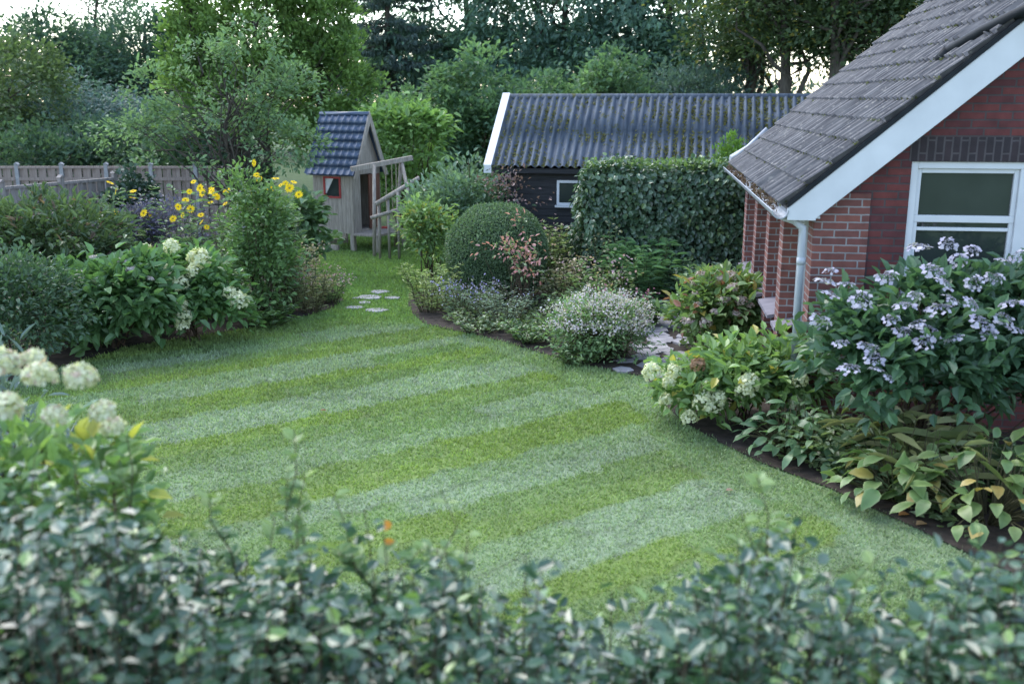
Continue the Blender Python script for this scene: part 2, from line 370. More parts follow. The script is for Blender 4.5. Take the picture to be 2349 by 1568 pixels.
gx, gy = np.arange(-11, 6.01, .1), np.arange(3.5, 27.01, .1); X, Yg = np.meshgrid(gx, gy); nx, ny = len(gx), len(gy)
V = np.stack([X.ravel(), Yg.ravel(), np.full(X.size, .006)], 1); i = (np.arange(ny-1)[:, None]*nx+np.arange(nx-1)[None]).ravel()
cl, _ = turf(V[:, 0], V[:, 1]); tag(link('lawn', npme('lawn', V, [np.stack([i, i+1, i+nx+1, i+nx], 1)], cl*.65), M_turf), kind='structure')
def bed(name, poly):
    me = bpy.data.meshes.new(name); b = bmesh.new()
    vs = [b.verts.new((x, y, .022)) for x, y in poly]; b.faces.new(vs); bmesh.ops.triangulate(b, faces=b.faces[:])
    bmesh.ops.recalc_face_normals(b, faces=b.faces); b.to_mesh(me); b.free(); tag(link(name, me, M_soil), kind='structure')
bed('flower_bed_left', bedL); bed('flower_bed_right', bedC)
N0 = 900000
yy = 4.6+(25-4.6)*rng.random(N0)**1.6; xx = rng.random(N0)*2-1; xx = xx*(yy*.56+.8)
keep = rng.random(N0) < np.clip(.35+yy*.03, 0, 1)
xx, yy = xx[keep], yy[keep]
ex, ey = xx+rng.normal(size=len(xx))*.045, yy+rng.normal(size=len(xx))*.045
ok = ~inpoly(ex, ey, bedL) & ~inpoly(ex, ey, bedC); xx, yy = xx[ok], yy[ok]
cl, seam = turf(xx, yy); n = len(xx)
hgt = (.018+.022*rng.random(n))*np.where(seam, .45, 1)*np.clip(yy/9, .8, 1.45); wd = (.006+.004*rng.random(n))*np.clip(yy/9, .75, 2.2)
th = rng.random(n)*2*PI; ln = rng.normal(size=(n, 2))*.016
P = np.stack([xx, yy, np.full(n, .004)], 1); S = np.stack([np.cos(th), np.sin(th), np.zeros(n)], 1)*wd[:, None]
T = P+np.stack([ln[:, 0], ln[:, 1], hgt], 1)
V = np.stack([P-S, P+S, T], 1).reshape(-1, 3)
cl = cl*(.68+.64*rng.random((n, 1)))
o = link('grass', npme('grass', V, [np.arange(3*n).reshape(-1, 3)], np.repeat(cl, 3, 0)), M_grass)
tag(o, 'short lawn grass laid in paler and yellower turf strips', 'grass', kind='stuff')
mbp = MB()
cen = [(1487, 850), (1500, 815), (1515, 780), (1530, 748), (1548, 718), (1560, 695)]
for a, (u, v) in enumerate(cen):
    g = gp(u, v)
    for k in range(9):
        px = g[0]+random.uniform(-.4, .4); py = g[1]+random.uniform(-.45, .45); r = random.uniform(.13, .24); ns = random.choice([5, 6, 7]); ph = random.random()*6
        mbp.prism([(px+r*random.uniform(.75, 1.1)*math.cos(ph+2*PI*j/ns), py+r*random.uniform(.75, 1.1)*math.sin(ph+2*PI*j/ns)) for j in range(ns)], .01, .03+.0009*(a*9+k), 'z')
tag(mbp.build('path', M_slate), kind='structure')
for k, (u, v, r) in enumerate([(845, 685, .2), (812, 708, .13), (902, 686, .12), (868, 672, .15), (860, 714, .17), (835, 697, .1)]):
    g = gp(u, v); b = MB(); ns = 9; b.prism([(r*random.uniform(.65, 1.15)*1.3*math.cos(2*PI*j/ns), r*random.uniform(.65, 1.15)*math.sin(2*PI*j/ns)) for j in range(ns)], -.01, .034, 'z')
    o = b.build('stepping_stone', M_slate, bevel=.008); o.location = (g[0], g[1], 0)
    tag(o, ['large flat stepping stone in the middle of the grass gap', 'small stepping stone nearest the dry grasses on the left', 'small stepping stone nearest the right flower bed', 'stepping stone farthest back in the grass gap', 'pale stepping stone at the front edge of the grass gap', 'smallest stepping stone between the other pale stones'][k], 'stone', 'stepping stones sunk in the grass')
# low ground cover in the beds
pth = np.array([G2(u, v) for u, v in cen])
def cover(name, label, poly, x0, x1, ya, yb, n, edge, L=.085, W=.034):
    px = x0+(x1-x0)*rng.random(n*4); py = ya+(yb-ya)*rng.random(n*4)
    k = inpoly(px, py, poly)
    for ex_, ey_ in edge: k &= inpoly(px+ex_, py+ey_, poly)
    dm = np.min(np.hypot(px[:, None]-pth[None, :, 0], py[:, None]-pth[None, :, 1]), 1); k &= dm > .5
    k &= vnoise(px, py, .5, 8) > .3
    px, py = px[k][:n], py[k][:n]; m = len(px); hh = .04+.30*rng.random(m)**1.5*vnoise(px, py, .7, 9)*1.6
    a = rng.random(m)*2*PI; D = np.stack([np.cos(a), np.sin(a), .3+rng.random(m)*.8], 1); t = .6*vnoise(px, py, .45, 6)[:, None]+.4*rng.random((m, 1))
    C = np.array([.06, .11, .05])*(1-t)+np.array([.19, .25, .12])*t; s = .6+.8*rng.random(m)
    g = leaves(np.stack([px, py, hh], 1), D, np.tile([0, 0, 1.], (m, 1))+rng.normal(size=(m, 3))*.4, L*s, W*s, C, .2, .3)
    tag(link(name, npme(name, *g), M_leaf), label, 'ground cover', kind='stuff')
cover('ground_cover', 'low mixed leafy growth hiding soil between the right bed plants', bedC, -2.2, 3.6, 12.4, 18.6, 7000, [(-.2, -.22), (.0, -.35)])
cover('ground_cover', 'low mixed leafy growth hiding soil between the left bed plants', bedL, -9, -2.5, 12.5, 19, 6000, [(.2, -.3)])
cover('ground_cover', 'low leafy growth under the hostas beside the lawn edge', bedC, 1.6, 4.8, 6.2, 9.6, 3600, [(-.12, -.1)], .1, .05)

# ------------------------------------------------------------ brick house
def tiles(E, a, s, nn, La, Ls, course, tw, roll, step, k=8, jit=.004, power=1.4, sine=False):
    E, a, s, nn = [np.array(q, float) for q in (E, a, s, nn)]
    ny = int(La/tw*k)+1; ys = np.linspace(0, La, ny); nc = max(1, int(round(Ls/course))); course = Ls/nc
    rows = []
    for c in range(nc):
        jt = rng.normal(size=int(La/tw)+2)*jit
        for f, hh in ((0, step), (.5, step*.5), (.999, 0)):
            pr = (.5+.5*np.cos(2*PI*ys/tw)) if sine else np.maximum(0, np.cos(2*PI*ys/tw))**power
            h = hh+roll*pr+jt[(ys/tw).astype(int)]
            rows.append(E+a*ys[:, None]+s*((c+f)*course)+nn*h[:, None])
    V = np.concatenate(rows); nr = len(rows); i = (np.arange(nr-1)[:, None]*ny+np.arange(ny-1)[None]).ravel()
    return V, [np.stack([i, i+1, i+ny+1, i+ny], 1)], None
HR = thing('brick_house', (2.79, 10.0, 0), 'red brick house with grey tiled roof and white bargeboard on the right', 'house', rz=math.radians(-7.5))
TP = math.tan(math.radians(41)); EZ = 2.36; HW = 4.2; LN = 6.6
def zr(x): return EZ+TP*(x if x <= HW else 2*HW-x)-.13
w0, w1, wz0, wz1 = 1.17, 3.33, 1.45, 2.79
b = MB(); y0, y1 = .18, .36
b.prism([(.28, 0), (w0, 0), (w0, zr(w0)), (.28, zr(.28))], y0, y1); b.prism([(w0, 0), (w1, 0), (w1, wz0), (w0, wz0)], y0, y1)
b.prism([(w0, wz1+.24), (w1, wz1+.24), (w1, zr(w1)), (w0, zr(w0))], y0, y1)
b.prism([(w1, 0), (8.12, 0), (8.12, zr(8.12)), (HW, zr(HW)), (w1, zr(w1))], y0, y1)
b.build('gable_wall', M_brick, HR)
MB().box(w0-.03, w1+.03, y0-.004, y1, wz1, wz1+.24).build('soldier_course', M_sold, HR)
MB().box(.262, .80, y0-.028, y0+.3, 0, 2.47).build('corner_pier', M_brick2, HR, bevel=.004)
b = MB(); b.box(.32, .5, .5, LN-.15, 0, 1.05); b.box(.32, .5, .5, LN-.15, 2.2, 2.5)
b.box(.32, .5, LN-.15-.5, LN-.15, 1.05, 2.2); b.build('side_wall', M_brick, HR)
MB().box(.5, 8.1, LN-.3, LN-.15, 0, 2.4).prism([(.5, 2.4), (8.1, 2.4), (HW, zr(HW))], LN-.3, LN-.15).build('rear_wall', M_brick, HR)
MB().box(7.95, 8.12, .37, LN-.31, 0, 2.4).build('far_side_wall', M_brick, HR)
for yp in (.85, 2.1, 3.5, 4.9): MB().box(.06, .317, yp, yp+.3, 0, 2.3).build('brick_pier', M_brick2, HR, bevel=.004)
for ya, yb in ((.5, .85), (1.15, 2.1), (2.4, 3.5), (3.8, 4.9)):
    wdw = MB().box(.36, .42, ya, yb, 1.05, 2.2).build('side_window', M_glass, HR)
    MB().box(.22, .40, ya, ya+.04, 1.06, 2.19).box(.22, .40, yb-.07, yb-.002, 1.06, 2.19).box(.30, .40, ya+.04, yb-.07, 2.11, 2.19).box(.30, .40, ya+.04, yb-.07, 1.06, 1.12).build('frame', M_white, wdw)
    MB().prism([(-.02, .99), (.33, 1.06), (.33, 1.03), (-.02, .95)], ya+.003, yb-.003).build('sill', M_sill, wdw)
W = thing('window', (0, 0, 0), None, None); W.parent = HR
f = .07; yf0, yf1 = .20, .29
b = MB(); b.box(w0, w0+f, yf0, yf1, wz0, wz1); b.box(w1-f, w1, yf0, yf1, wz0, wz1); b.box(w0+f, w1-f, yf0, yf1, wz1-f, wz1); b.box(w0+f, w1-f, yf0, yf1, wz0, wz0+f)
mid = (w0+w1)/2+.02; b.box(mid-.06, mid+.06, yf0, yf1, wz0+f, wz1-f); b.build('window_frame', M_white, W, bevel=.006)
for a_, c_ in ((w0+f, mid-.06), (mid+.06, w1-f)):
    s_ = .045; b = MB(); zt, zm, zb = wz1-f, 2.22, wz0+f
    b.box(a_, c_, .225, .275, zm-.035, zm+.035)
    b.box(a_, a_+s_, .23, .28, zm+.035, zt); b.box(c_-s_, c_, .23, .28, zm+.035, zt); b.box(a_+s_, c_-s_, .23, .28, zt-s_, zt)
    b.box(a_, a_+s_, .23, .28, zb, zm-.035); b.box(c_-s_, c_, .23, .28, zb, zm-.035); b.box(a_+s_, c_-s_, .23, .28, zb, zb+s_); b.box(a_+s_, c_-s_, .23, .28, zm-.12, zm-.085)
    b.build('sash', M_white, W, bevel=.005)
    MB().box(a_, c_, .262, .268, zb, zt).build('pane', M_glass, W)
MB().box(w0-.06, w1+.06, .10, .30, wz0-.06, wz0-.003).build('window_sill', M_sill, W)
cs, sn = math.cos(math.radians(41)), math.sin(math.radians(41)); SL = HW/cs
b = MB(); b.prism([(-.02, EZ-.03), (HW, EZ+TP*HW-.01), (2*HW+.02, EZ-.03), (2*HW+.02, EZ-.11), (HW, EZ+TP*HW-.1), (-.02, EZ-.11)], .035, LN)
roof = b.build('roof', M_tile, HR)
v_, f_, _ = tiles((-.05, 0, EZ-.045), (0, 1, 0), (cs, 0, sn), (-sn, 0, cs), LN, SL+.06, .31, .2, .068, .032, k=10, jit=.006, power=.8)
link('roof_tiles', npme('roof_tiles', v_, f_, None, False), M_tile, roof)
v_, f_, _ = tiles((2*HW+.05, 0, EZ-.04), (0, 1, 0), (-cs, 0, sn), (sn, 0, cs), LN, SL+.06, .31, .2, .05, .032)
link('roof_tiles', npme('roof_tiles', v_, f_, None, False), M_tile, roof)
nm = 2600; my = rng.random(nm)*LN; md = rng.random(nm)**1.7*4.2; kk = (vnoise(my, md, .5, 7)+rng.normal(size=nm)*.12) > .52; my, md = my[kk], md[kk]; nm = len(my)
md = np.round(md/.31)*.31+.02+rng.normal(size=nm)*.02; Pm = np.stack([-.05+md*cs-.045*sn, my, EZ-.04+md*sn+.05*cs], 1); D = rdirs(nm); D[:, 2] = abs(D[:, 2])
g = leaves(Pm, D, rdirs(nm), .035, .04, np.array([[.07, .08, .035]])*(.6+1.0*rng.random((nm, 1))), seg=4); o = link('moss', npme('moss', *g), M_leaf, roof); o['kind'] = 'stuff'
MB().tube([(HW, -.02, EZ+TP*HW+.02), (HW, LN+.02, EZ+TP*HW+.02)], .11, 10).build('ridge_cap', M_tile, roof, True)
bb = [(-.03, EZ-.03), (HW, EZ+TP*(HW+.03)-.03), (HW, EZ+TP*HW-.37), (.25, EZ-.13), (.25, EZ-.15), (-.03, EZ-.15)]
MB().prism(bb, -.01, .03).build('bargeboard', M_white, HR, bevel=.004)
MB().prism([(2*HW-x, z) for x, z in bb], -.01, .03).build('bargeboard', M_white, HR, bevel=.004)
MB().prism([(-.03, EZ-.024), (HW, EZ+TP*(HW+.03)-.024), (HW, EZ+TP*(HW+.03)+.03), (-.03, EZ+.03)], -.022, .02).build('verge_strip', M_blackpipe, HR)
MB().prism([(.26, EZ+.09), (HW, EZ+TP*HW-.12), (HW, EZ+TP*HW-.15), (.26, EZ+.06)], .031, .179).build('verge_soffit', M_white, HR)
MB().box(-.02, .3, .04, LN, EZ-.135, EZ-.115).build('eave_soffit', M_white, HR)
gv = []; ns = 9; r = .085
for y in (-.02, LN+.02):
    for j in range(ns): th = PI+PI*j/(ns-1); gv.append((-.10+r*math.cos(th), y, EZ-.055+r*math.sin(th)))
    for j in range(ns): th = 2*PI-PI*j/(ns-1); gv.append((-.10+(r-.01)*math.cos(th), y, EZ-.052+(r-.01)*math.sin(th)))
n2 = 2*ns; gb = MB(); gb.v = gv; gb.f = [(j, (j+1) % n2, n2+(j+1) % n2, n2+j) for j in range(n2)]+[tuple(range(n2)), tuple(range(2*n2-1, n2-1, -1))]
gut = gb.build('gutter', M_zinc, HR)
g_, _ = foliage([(-.10, yq, EZ-.05, .05, .25, .02) for yq in np.linspace(.2, 6.3, 14)], 900, .04, .025, (.06, .04, .028), (.13, .085, .055), sig=.02)
v_ = g_[0]; v_[:, 0] = np.clip(v_[:, 0], -.17, -.04)
link('leaf_litter', npme('leaf_litter', v_, g_[1], g_[2]), M_leaf, gut)
dp = MB().tube([(-.06, .13, EZ-.13), (.06, .11, EZ-.17), (.15, .10, EZ-.24), (.15, .10, EZ-.32), (.15, .10, 0)], .036, 12).build('downpipe', M_pipe, HR, True)
for z in (1.75, .6): MB().tube([(.15, .10, z), (.15, .10, z+.07)], .044, 12).build('pipe_collar', M_pipe, dp, True)
MB().tube([(1.60, 1.02, 3.82), (1.64, .98, 3.88), (1.8, .5, 4.04), (2.0, -.1, 4.2), (2.3, -.45, 4.25)], .06, 10).tube([(1.58, 1.06, 3.78), (1.64, .98, 3.88)], .075, 10).build('drain_pipe', M_blackpipe, HR, True)
MB().tube([(.5, LN+.05, EZ+.55), (.2, LN+.05, EZ+.25), (-.05, LN+.05, EZ+.1), (-.12, LN+.05, EZ-.15)], .045, 8).build('drain_pipe', M_zinc, HR, True)

# ------------------------------------------------------------ shed
SR = thing('garden_shed', (-.4, 20.0, 0), 'black timber shed with corrugated roof behind the ivy hedge', 'shed', rz=math.radians(-11))
SLn, sz, rz_, run = 6.8, 2.06, 3.42, 1.9; ang = math.atan2(rz_-sz, run); sl = math.hypot(run, rz_-sz)
b = MB()
wx0, wx1, wzz0, wzz1 = 1.28, 1.98, 1.33, 1.82
def board(b, x0, x1, z0, z1):
    z = z0
    while z < z1-.01:
        zt = min(z+.14, z1); b.prism([(.20, z), (.225, z+.0), (.225, zt-.004), (.212, zt-.004)], x0, x1, 'x'); z += .14
board(b, .1, wx0, .0, 2.05); board(b, wx1, SLn-.05, 0, 2.05); board(b, wx0, wx1, 0, wzz0); board(b, wx0, wx1, wzz1, 2.05)
b.box(.1, SLn-.05, 2*run-.22, 2*run-.2, 0, 2.05); b.prism([(.23, 0), (3.58, 0), (3.58, 2.05), (1.9, 3.28), (.23, 2.05)], .1, .13, 'x'); b.prism([(.23, 0), (3.58, 0), (3.58, 2.05), (1.9, 3.28), (.23, 2.05)], SLn-.08, SLn-.05, 'x')
b.build('wall', M_black, SR)
sw = MB().box(wx0, wx1, .20, .23, wzz0, wzz0+.05).box(wx0, wx1, .20, .23, wzz1-.05, wzz1).box(wx0, wx0+.05, .20, .23, wzz0+.05, wzz1-.05).box(wx1-.05, wx1, .20, .23, wzz0+.05, wzz1-.05)
swo = sw.build('window', M_white, SR); swo.location.y = -.03
MB().box(wx0+.05, wx1-.05, .215, .22, wzz0+.05, wzz1-.05).build('pane', M_glass, swo)
MB().box(wx0-.03, wx1+.03, .15, .24, wzz0-.04, wzz0-.003).build('sill', M_white, swo)
v_, f_, _ = tiles((0, 0, sz), (1, 0, 0), (0, math.cos(ang), math.sin(ang)), (0, -math.sin(ang), math.cos(ang)), SLn, sl, sl/2, .158, .06, .016, 10, 0, sine=True)
rf = link('roof', npme('roof', v_, f_, None, True), M_shedroof, SR)
v_, f_, _ = tiles((0, 2*run, sz), (1, 0, 0), (0, -math.cos(ang), math.sin(ang)), (0, math.sin(ang), math.cos(ang)), SLn, sl, sl/2, .158, .045, .014, 10, 0, sine=True)
link('roof_back', npme('roof_back', v_, f_, None, True), M_shedroof, SR)
MB().tube([(-.02, run, rz_+.0), (SLn+.02, run, rz_+.0)], .075, 10).build('ridge_cap', M_shedroof, rf, True)
MB().prism([(-.04, sz-.1), (run, rz_-.06), (run, rz_+.09), (-.04, sz+.06)], -.16, -.005, 'x').build('bargeboard', M_white, SR)
MB().prism([(2*run+.04, sz-.1), (run, rz_-.06), (run, rz_+.09), (2*run+.04, sz+.06)], -.16, -.005, 'x').build('bargeboard', M_white, SR)
MB().box(.02, SLn, .03, .06, sz-.1, sz-.005).build('eave_board', M_black, SR)
nm = 14000; mx_ = rng.random(nm)**.8*SLn; ms = rng.random(nm)**1.2*sl
kk = (vnoise(mx_, ms, .4, 3)*.7+vnoise(mx_, ms, 1.3, 4)*.5+rng.normal(size=nm)*.14) > .66; mx_, ms = mx_[kk], ms[kk]; nm = len(mx_); mx_ = (np.round(mx_/.158-.5)+.5)*.158+rng.normal(size=nm)*.03
Pm = np.stack([mx_, ms*math.cos(ang)-.018, sz+ms*math.sin(ang)+.02], 1)
D = rdirs(nm); D[:, 2] = abs(D[:, 2]); g = leaves(Pm, D, rdirs(nm), .046, .046, np.array([[.10, .105, .035]])*(.6+.9*rng.random((nm, 1))), seg=4)
o = link('moss', npme('moss', g[0], g[1], g[2]), M_leaf, rf); o['kind'] = 'stuff'

# ------------------------------------------------------------ playhouse and swing frame
c0 = at(812, 540, 22.5)
PR = thing('playhouse', (c0[0], 22.5, 0), 'weathered wooden playhouse with blue tiled roof and red window trim', 'playhouse', rz=math.radians(-24))
fz, ez, az, hw, ln = .47, 1.88, 3.0, .60, 1.05
def vboards(b, x0, x1, z0, z1, y0=0, axis='x', w=.115):
    x = x0
    while x < x1-.005:
        xe = min(x+w, x1)
        if axis == 'x': b.box(x+.003, xe-.003, y0, y0+.035, z0, z1)
        else: b.box(y0-.035, y0, x+.003, xe-.003, z0, z1)
        x += w
gw = 2*hw
b = MB(); vboards(b, -ln, -.76, fz, ez); vboards(b, -.76, -.3, fz, 1.2); vboards(b, -.76, -.3, 1.68, ez); vboards(b, -.3, 0, fz, ez); b.build('front_wall', M_oldwood, PR)
b = MB(); vboards(b, .04, .34, fz, ez, 0, 'y'); vboards(b, .84, gw, fz, ez, 0, 'y'); vboards(b, .34, .84, 1.72, ez, 0, 'y')
b.prism([(0, ez), (gw, ez), (hw, az-.06)], -.035, -.002, 'x'); b.build('gable_wall', M_oldwood, PR)
MB().box(-ln, 0-.04, gw-.035, gw, fz, ez).box(-ln, -ln+.035, .04, gw-.04, fz, ez).prism([(0, ez), (gw, ez), (hw, az-.06)], -ln, -ln+.035, 'x').build('rear_walls', M_oldwood, PR)
MB().box(-ln, 0, 0, gw, fz-.06, fz-.003).build('floor', M_oldwood, PR)
for px, py in ((-ln+.06, .06), (-.06, .06), (-ln+.06, gw-.06), (-.06, gw-.06)): MB().box(px-.05, px+.05, py-.05, py+.05, 0, fz-.062).build('leg', M_oldwood, PR)
ov = .09; pz0 = ez-ov*(az-ez)/hw; pa = math.atan2(az-pz0, hw+ov); ps_ = math.hypot(hw+ov, az-pz0)
rb = MB().prism([(-ov, pz0), (hw, az), (hw, az+.03), (-ov-.03, pz0)], -ln-.1, .12, 'x').prism([(gw+ov, pz0), (hw, az), (hw, az+.03), (gw+ov+.03, pz0)], -ln-.1, .12, 'x').build('roof', M_bluetile, PR)
v_, f_, _ = tiles((-ln-.11, -ov-.02, pz0+.01), (1, 0, 0), (0, math.cos(pa), math.sin(pa)), (0, -math.sin(pa), math.cos(pa)), ln+.23, ps_, .2, .17, .03, .035)
link('roof_tiles', npme('roof_tiles', v_, f_, None, True), M_bluetile, rb)
v_, f_, _ = tiles((-ln-.11, gw+ov+.02, pz0+.01), (1, 0, 0), (0, -math.cos(pa), math.sin(pa)), (0, math.sin(pa), math.cos(pa)), ln+.23, ps_, .2, .17, .03, .035)
link('roof_tiles', npme('roof_tiles', v_, f_), M_bluetile, rb)
MB().tube([(-ln-.13, hw, az+.05), (.14, hw, az+.05)], .055, 8).build('ridge_cap', M_bluetile, rb, True)
for sgn in (-1, 1):
    e = hw+sgn*(hw+ov+.04); MB().prism([(e, pz0-.05), (hw, az+.12), (hw, az-.14), (e-sgn*.15, pz0-.05)], .125, .155, 'x').build('bargeboard', M_oldwood, PR)
MB().box(-.76, -.3, -.02, .05, 1.2, 1.24).box(-.76, -.3, -.02, .05, 1.64, 1.68).box(-.76, -.72, -.02, .05, 1.24, 1.64).box(-.34, -.3, -.02, .05, 1.24, 1.64).build('window_frame', M_redpaint, PR)
MB().box(-.72, -.34, .02, .03, 1.24, 1.64).build('window_pane', M_glass, PR)
MB().prism([(-.72, 1.64), (-.5, 1.64), (-.7, 1.3), (-.72, 1.3)], .012, .016).build('curtain', M_cloth, PR)
MB().box(.0, .035, .66, 1.12, fz, 1.7).build('door', M_door, PR)
b = MB()
for k in range(6): b.box(.003+.11*k, .105+.11*k, -.06, gw+.1, fz-.09, fz-.05)
b.build('deck', M_oldwood, PR)
for py in (0, 1.2): MB().box(.56, .65, py-.045, py+.045, 0, fz-.092).build('deck_post', M_oldwood, PR)
SWR = thing('swing_frame', (at(900, 560, 23)[0], 23, 0), 'timber swing and climbing frame attached beside the playhouse', 'swing frame')
sl_ = np.array(SWR.location)
def loc(u, v, Y): return at(u, v, Y)-sl_
MB().beam(loc(806, 388, 21.9), loc(945, 362, 22.6), .10, .10).build('top_beam', M_oldwood, SWR)
def legto(u, v, Y, u2, Y2, w=.08):
    p = loc(u, v, Y); q = np.array(at(u2, 500, Y2)); q[2] = 0; MB().tube([q-sl_, p], w/2, 8).build('leg', M_oldwood, SWR, True)
legto(920, 365, 22.5, 965, 21.8); legto(920, 366, 22.5, 905, 23.2); legto(858, 378, 22.1, 856, 21.7)
MB().tube([loc(862, 468, 21.3), loc(962, 408, 21.6)], .05, 8).build('climbing_rail', M_oldwood, SWR, True)
for u, vv in ((868, 464), (890, 452), (912, 440)):
    p = loc(u, vv, 21.4); q = p.copy(); q[2] = 0; MB().tube([q, p], .03, 8).build('rail_post', M_oldwood, SWR, True)
MB().tube([loc(850, 500, 21.3), loc(950, 470, 21.5)], .04, 8).build('climbing_rail', M_oldwood, SWR, True)
for u in (884, 898, 908): p = loc(u, 374, 22.3); q = p.copy(); q[2] = .6; MB().tube([p, q], .012, 5).build('rope', M_rope, SWR)
p = loc(891, 470, 22.3); MB().box(p[0]-.16, p[0]+.02, p[1]-.1, p[1]+.1, .57, .6).build('swing_seat', M_redpaint, SWR)
for k, (u, v, Y, w) in enumerate([(775, 560, 21.6, .5), (760, 575, 21.2, .4)]):
    g = gp(u, v); o = MB().box(-w/2, w/2, -.04, .04, 0, .14).build('wooden_plank', M_oldwood, bevel=.006); o.location = (g[0], g[1], .0); o.rotation_euler = (0, 0, .5-.9*k)
    tag(o, ['grey plank lying under the front of the playhouse', 'shorter grey plank on the grass before the playhouse'][k], 'plank')

# ------------------------------------------------------------ fences
def fence(name, label, P0, P1, npan, h, mat, postmat, ph=.08):
    d = np.array(P1)-np.array(P0); Lg = np.hypot(d[0], d[1]); R = thing(name, (P0[0], P0[1], 0), label, 'fence', rz=math.atan2(d[1], d[0])); w = Lg/npan
    for i in range(npan+1):
        MB().box(i*w-.045, i*w+.045, -.045, .045, 0, h+ph).prism([(i*w-.06, h+ph), (i*w+.06, h+ph), (i*w, h+ph+.05)], -.06, .06).build('post', postmat, R)
    for i in range(npan):
        b = MB(); x = i*w+.05; k = 0
        while x < (i+1)*w-.06:
            xe = min(x+.112, (i+1)*w-.05); yb = -.016 if k % 2 else .016
            b.box(x, xe-.014, yb-.009, yb+.009, .05, h-.06); x += .112; k += 1
        b.box(i*w+.046, (i+1)*w-.046, -.045, .045, h-.06, h-.005); b.box(i*w+.046, (i+1)*w-.046, -.05, -.028, .3, .38); b.box(i*w+.046, (i+1)*w-.046, -.05, -.028, h-.35, h-.27)
        b.build('panel', mat, R)
A = at(0, 428, 18.7); B = at(262, 405, 21.0); dv = (B-A)/2.02
fence('garden_fence', 'nearer grey board fence at left running behind the rhododendron', (B-dv*5)[:2], B[:2], 5, 1.8, M_fence, M_fence)
xs0 = (38-3*102-1174.5)/FP*24.2
fence('garden_fence', 'farther straight tan fence at left with pale posts', (xs0, 24.5), (xs0+1.085*8, 24.5), 8, 1.8, M_fence2, M_post, .04)

# ------------------------------------------------------------ background trees
def X(u, Y): return (u-1174.5)/FP*Y
TINT = np.array([1.08, 1.14, 1.35])  # background leaves made brighter and bluer: distance haze painted into their colour
DK1, DK2 = (.025, .053, .035), (.06, .105, .06)
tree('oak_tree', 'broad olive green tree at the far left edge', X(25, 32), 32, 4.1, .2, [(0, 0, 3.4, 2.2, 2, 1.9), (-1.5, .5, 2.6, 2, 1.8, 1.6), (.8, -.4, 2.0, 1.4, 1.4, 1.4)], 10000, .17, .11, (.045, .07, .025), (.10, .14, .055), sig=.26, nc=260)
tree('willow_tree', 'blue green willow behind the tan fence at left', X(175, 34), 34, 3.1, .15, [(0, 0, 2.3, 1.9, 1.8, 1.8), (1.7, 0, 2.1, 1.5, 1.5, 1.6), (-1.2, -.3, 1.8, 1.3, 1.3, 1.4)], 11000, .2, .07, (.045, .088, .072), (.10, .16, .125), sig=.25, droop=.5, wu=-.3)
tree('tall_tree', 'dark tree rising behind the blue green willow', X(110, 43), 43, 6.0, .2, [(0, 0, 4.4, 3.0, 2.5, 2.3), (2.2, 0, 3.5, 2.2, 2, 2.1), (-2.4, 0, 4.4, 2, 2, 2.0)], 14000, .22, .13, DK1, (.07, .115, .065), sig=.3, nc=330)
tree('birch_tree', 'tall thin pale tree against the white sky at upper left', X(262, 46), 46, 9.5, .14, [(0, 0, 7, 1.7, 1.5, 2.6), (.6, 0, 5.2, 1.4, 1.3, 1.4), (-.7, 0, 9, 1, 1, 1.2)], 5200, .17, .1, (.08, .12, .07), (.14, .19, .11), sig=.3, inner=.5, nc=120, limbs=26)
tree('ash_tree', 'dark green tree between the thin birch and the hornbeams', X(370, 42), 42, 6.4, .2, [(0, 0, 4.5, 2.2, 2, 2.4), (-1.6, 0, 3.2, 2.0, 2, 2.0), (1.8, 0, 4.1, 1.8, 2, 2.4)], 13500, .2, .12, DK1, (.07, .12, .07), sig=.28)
for k, (u, lab, hh, rx, ny_) in enumerate([(478, 'leftmost upright bright hornbeam behind the apple tree', 7.4, .78, 8500), (618, 'second upright bright hornbeam standing between its two neighbours', 8.4, .95, 10500), (752, 'rightmost upright bright hornbeam above the playhouse roof', 8.2, 1.15, 13500)]):
    bl = [(0, 0, hh*.5, rx*.9, rx, hh*.46), (rx*.5, -.2, hh*.36, rx*.9, rx*.8, hh*.3), (-rx*.5, .1, hh*.4, rx*.8, rx*.8, hh*.34), (-rx*.5, 0, hh*.78, rx*.3, .5, hh*.22), (rx*.55, 0, hh*.8, rx*.3, .5, hh*.2), (0, 0, hh*.85, rx*.25, .4, hh*.2)]
    tree('hornbeam_tree', lab, X(u, 27.5+k*.5), 27.5+k*.5, hh*.9, .13, bl, ny_, .16, .10, (.06, .11, .03), (.165, .245, .06), sig=.15, inner=.3, wu=.6, limbs=28, group='upright hornbeam trees behind the playhouse', nc=ny_//40, clump=.7)
ap = X(535, 21)
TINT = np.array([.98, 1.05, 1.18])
tree('apple_tree', 'airy green apple tree with slender trunk behind the yellow flowers', ap, 21, 3.8, .07, [(-.5, 0, 2.9, 1.2, 1.0, .7), (-1.8, 0, 2.7, .9, .8, .5), (.7, 0, 3.1, .8, .8, .9), (-.4, .2, 4.2, .6, .6, .6), (-1.2, -.2, 2.0, 1.0, .8, .3), (.9, -.1, 2.3, .7, .6, .5), (-1.6, 0, 3.6, .5, .6, .45), (1.6, 0, 2.4, .45, .5, .8), (1.35, 0, 3.4, .6, .5, .8), (.6, 0, 4.5, .5, .5, .6)], 4600, .11, .065, (.075, .125, .06), (.17, .25, .12), sig=.13, inner=.5, limbs=80, seg=6, nc=140)
TINT = np.array([1.08, 1.14, 1.35])  # back to the painted haze tint for the far trees
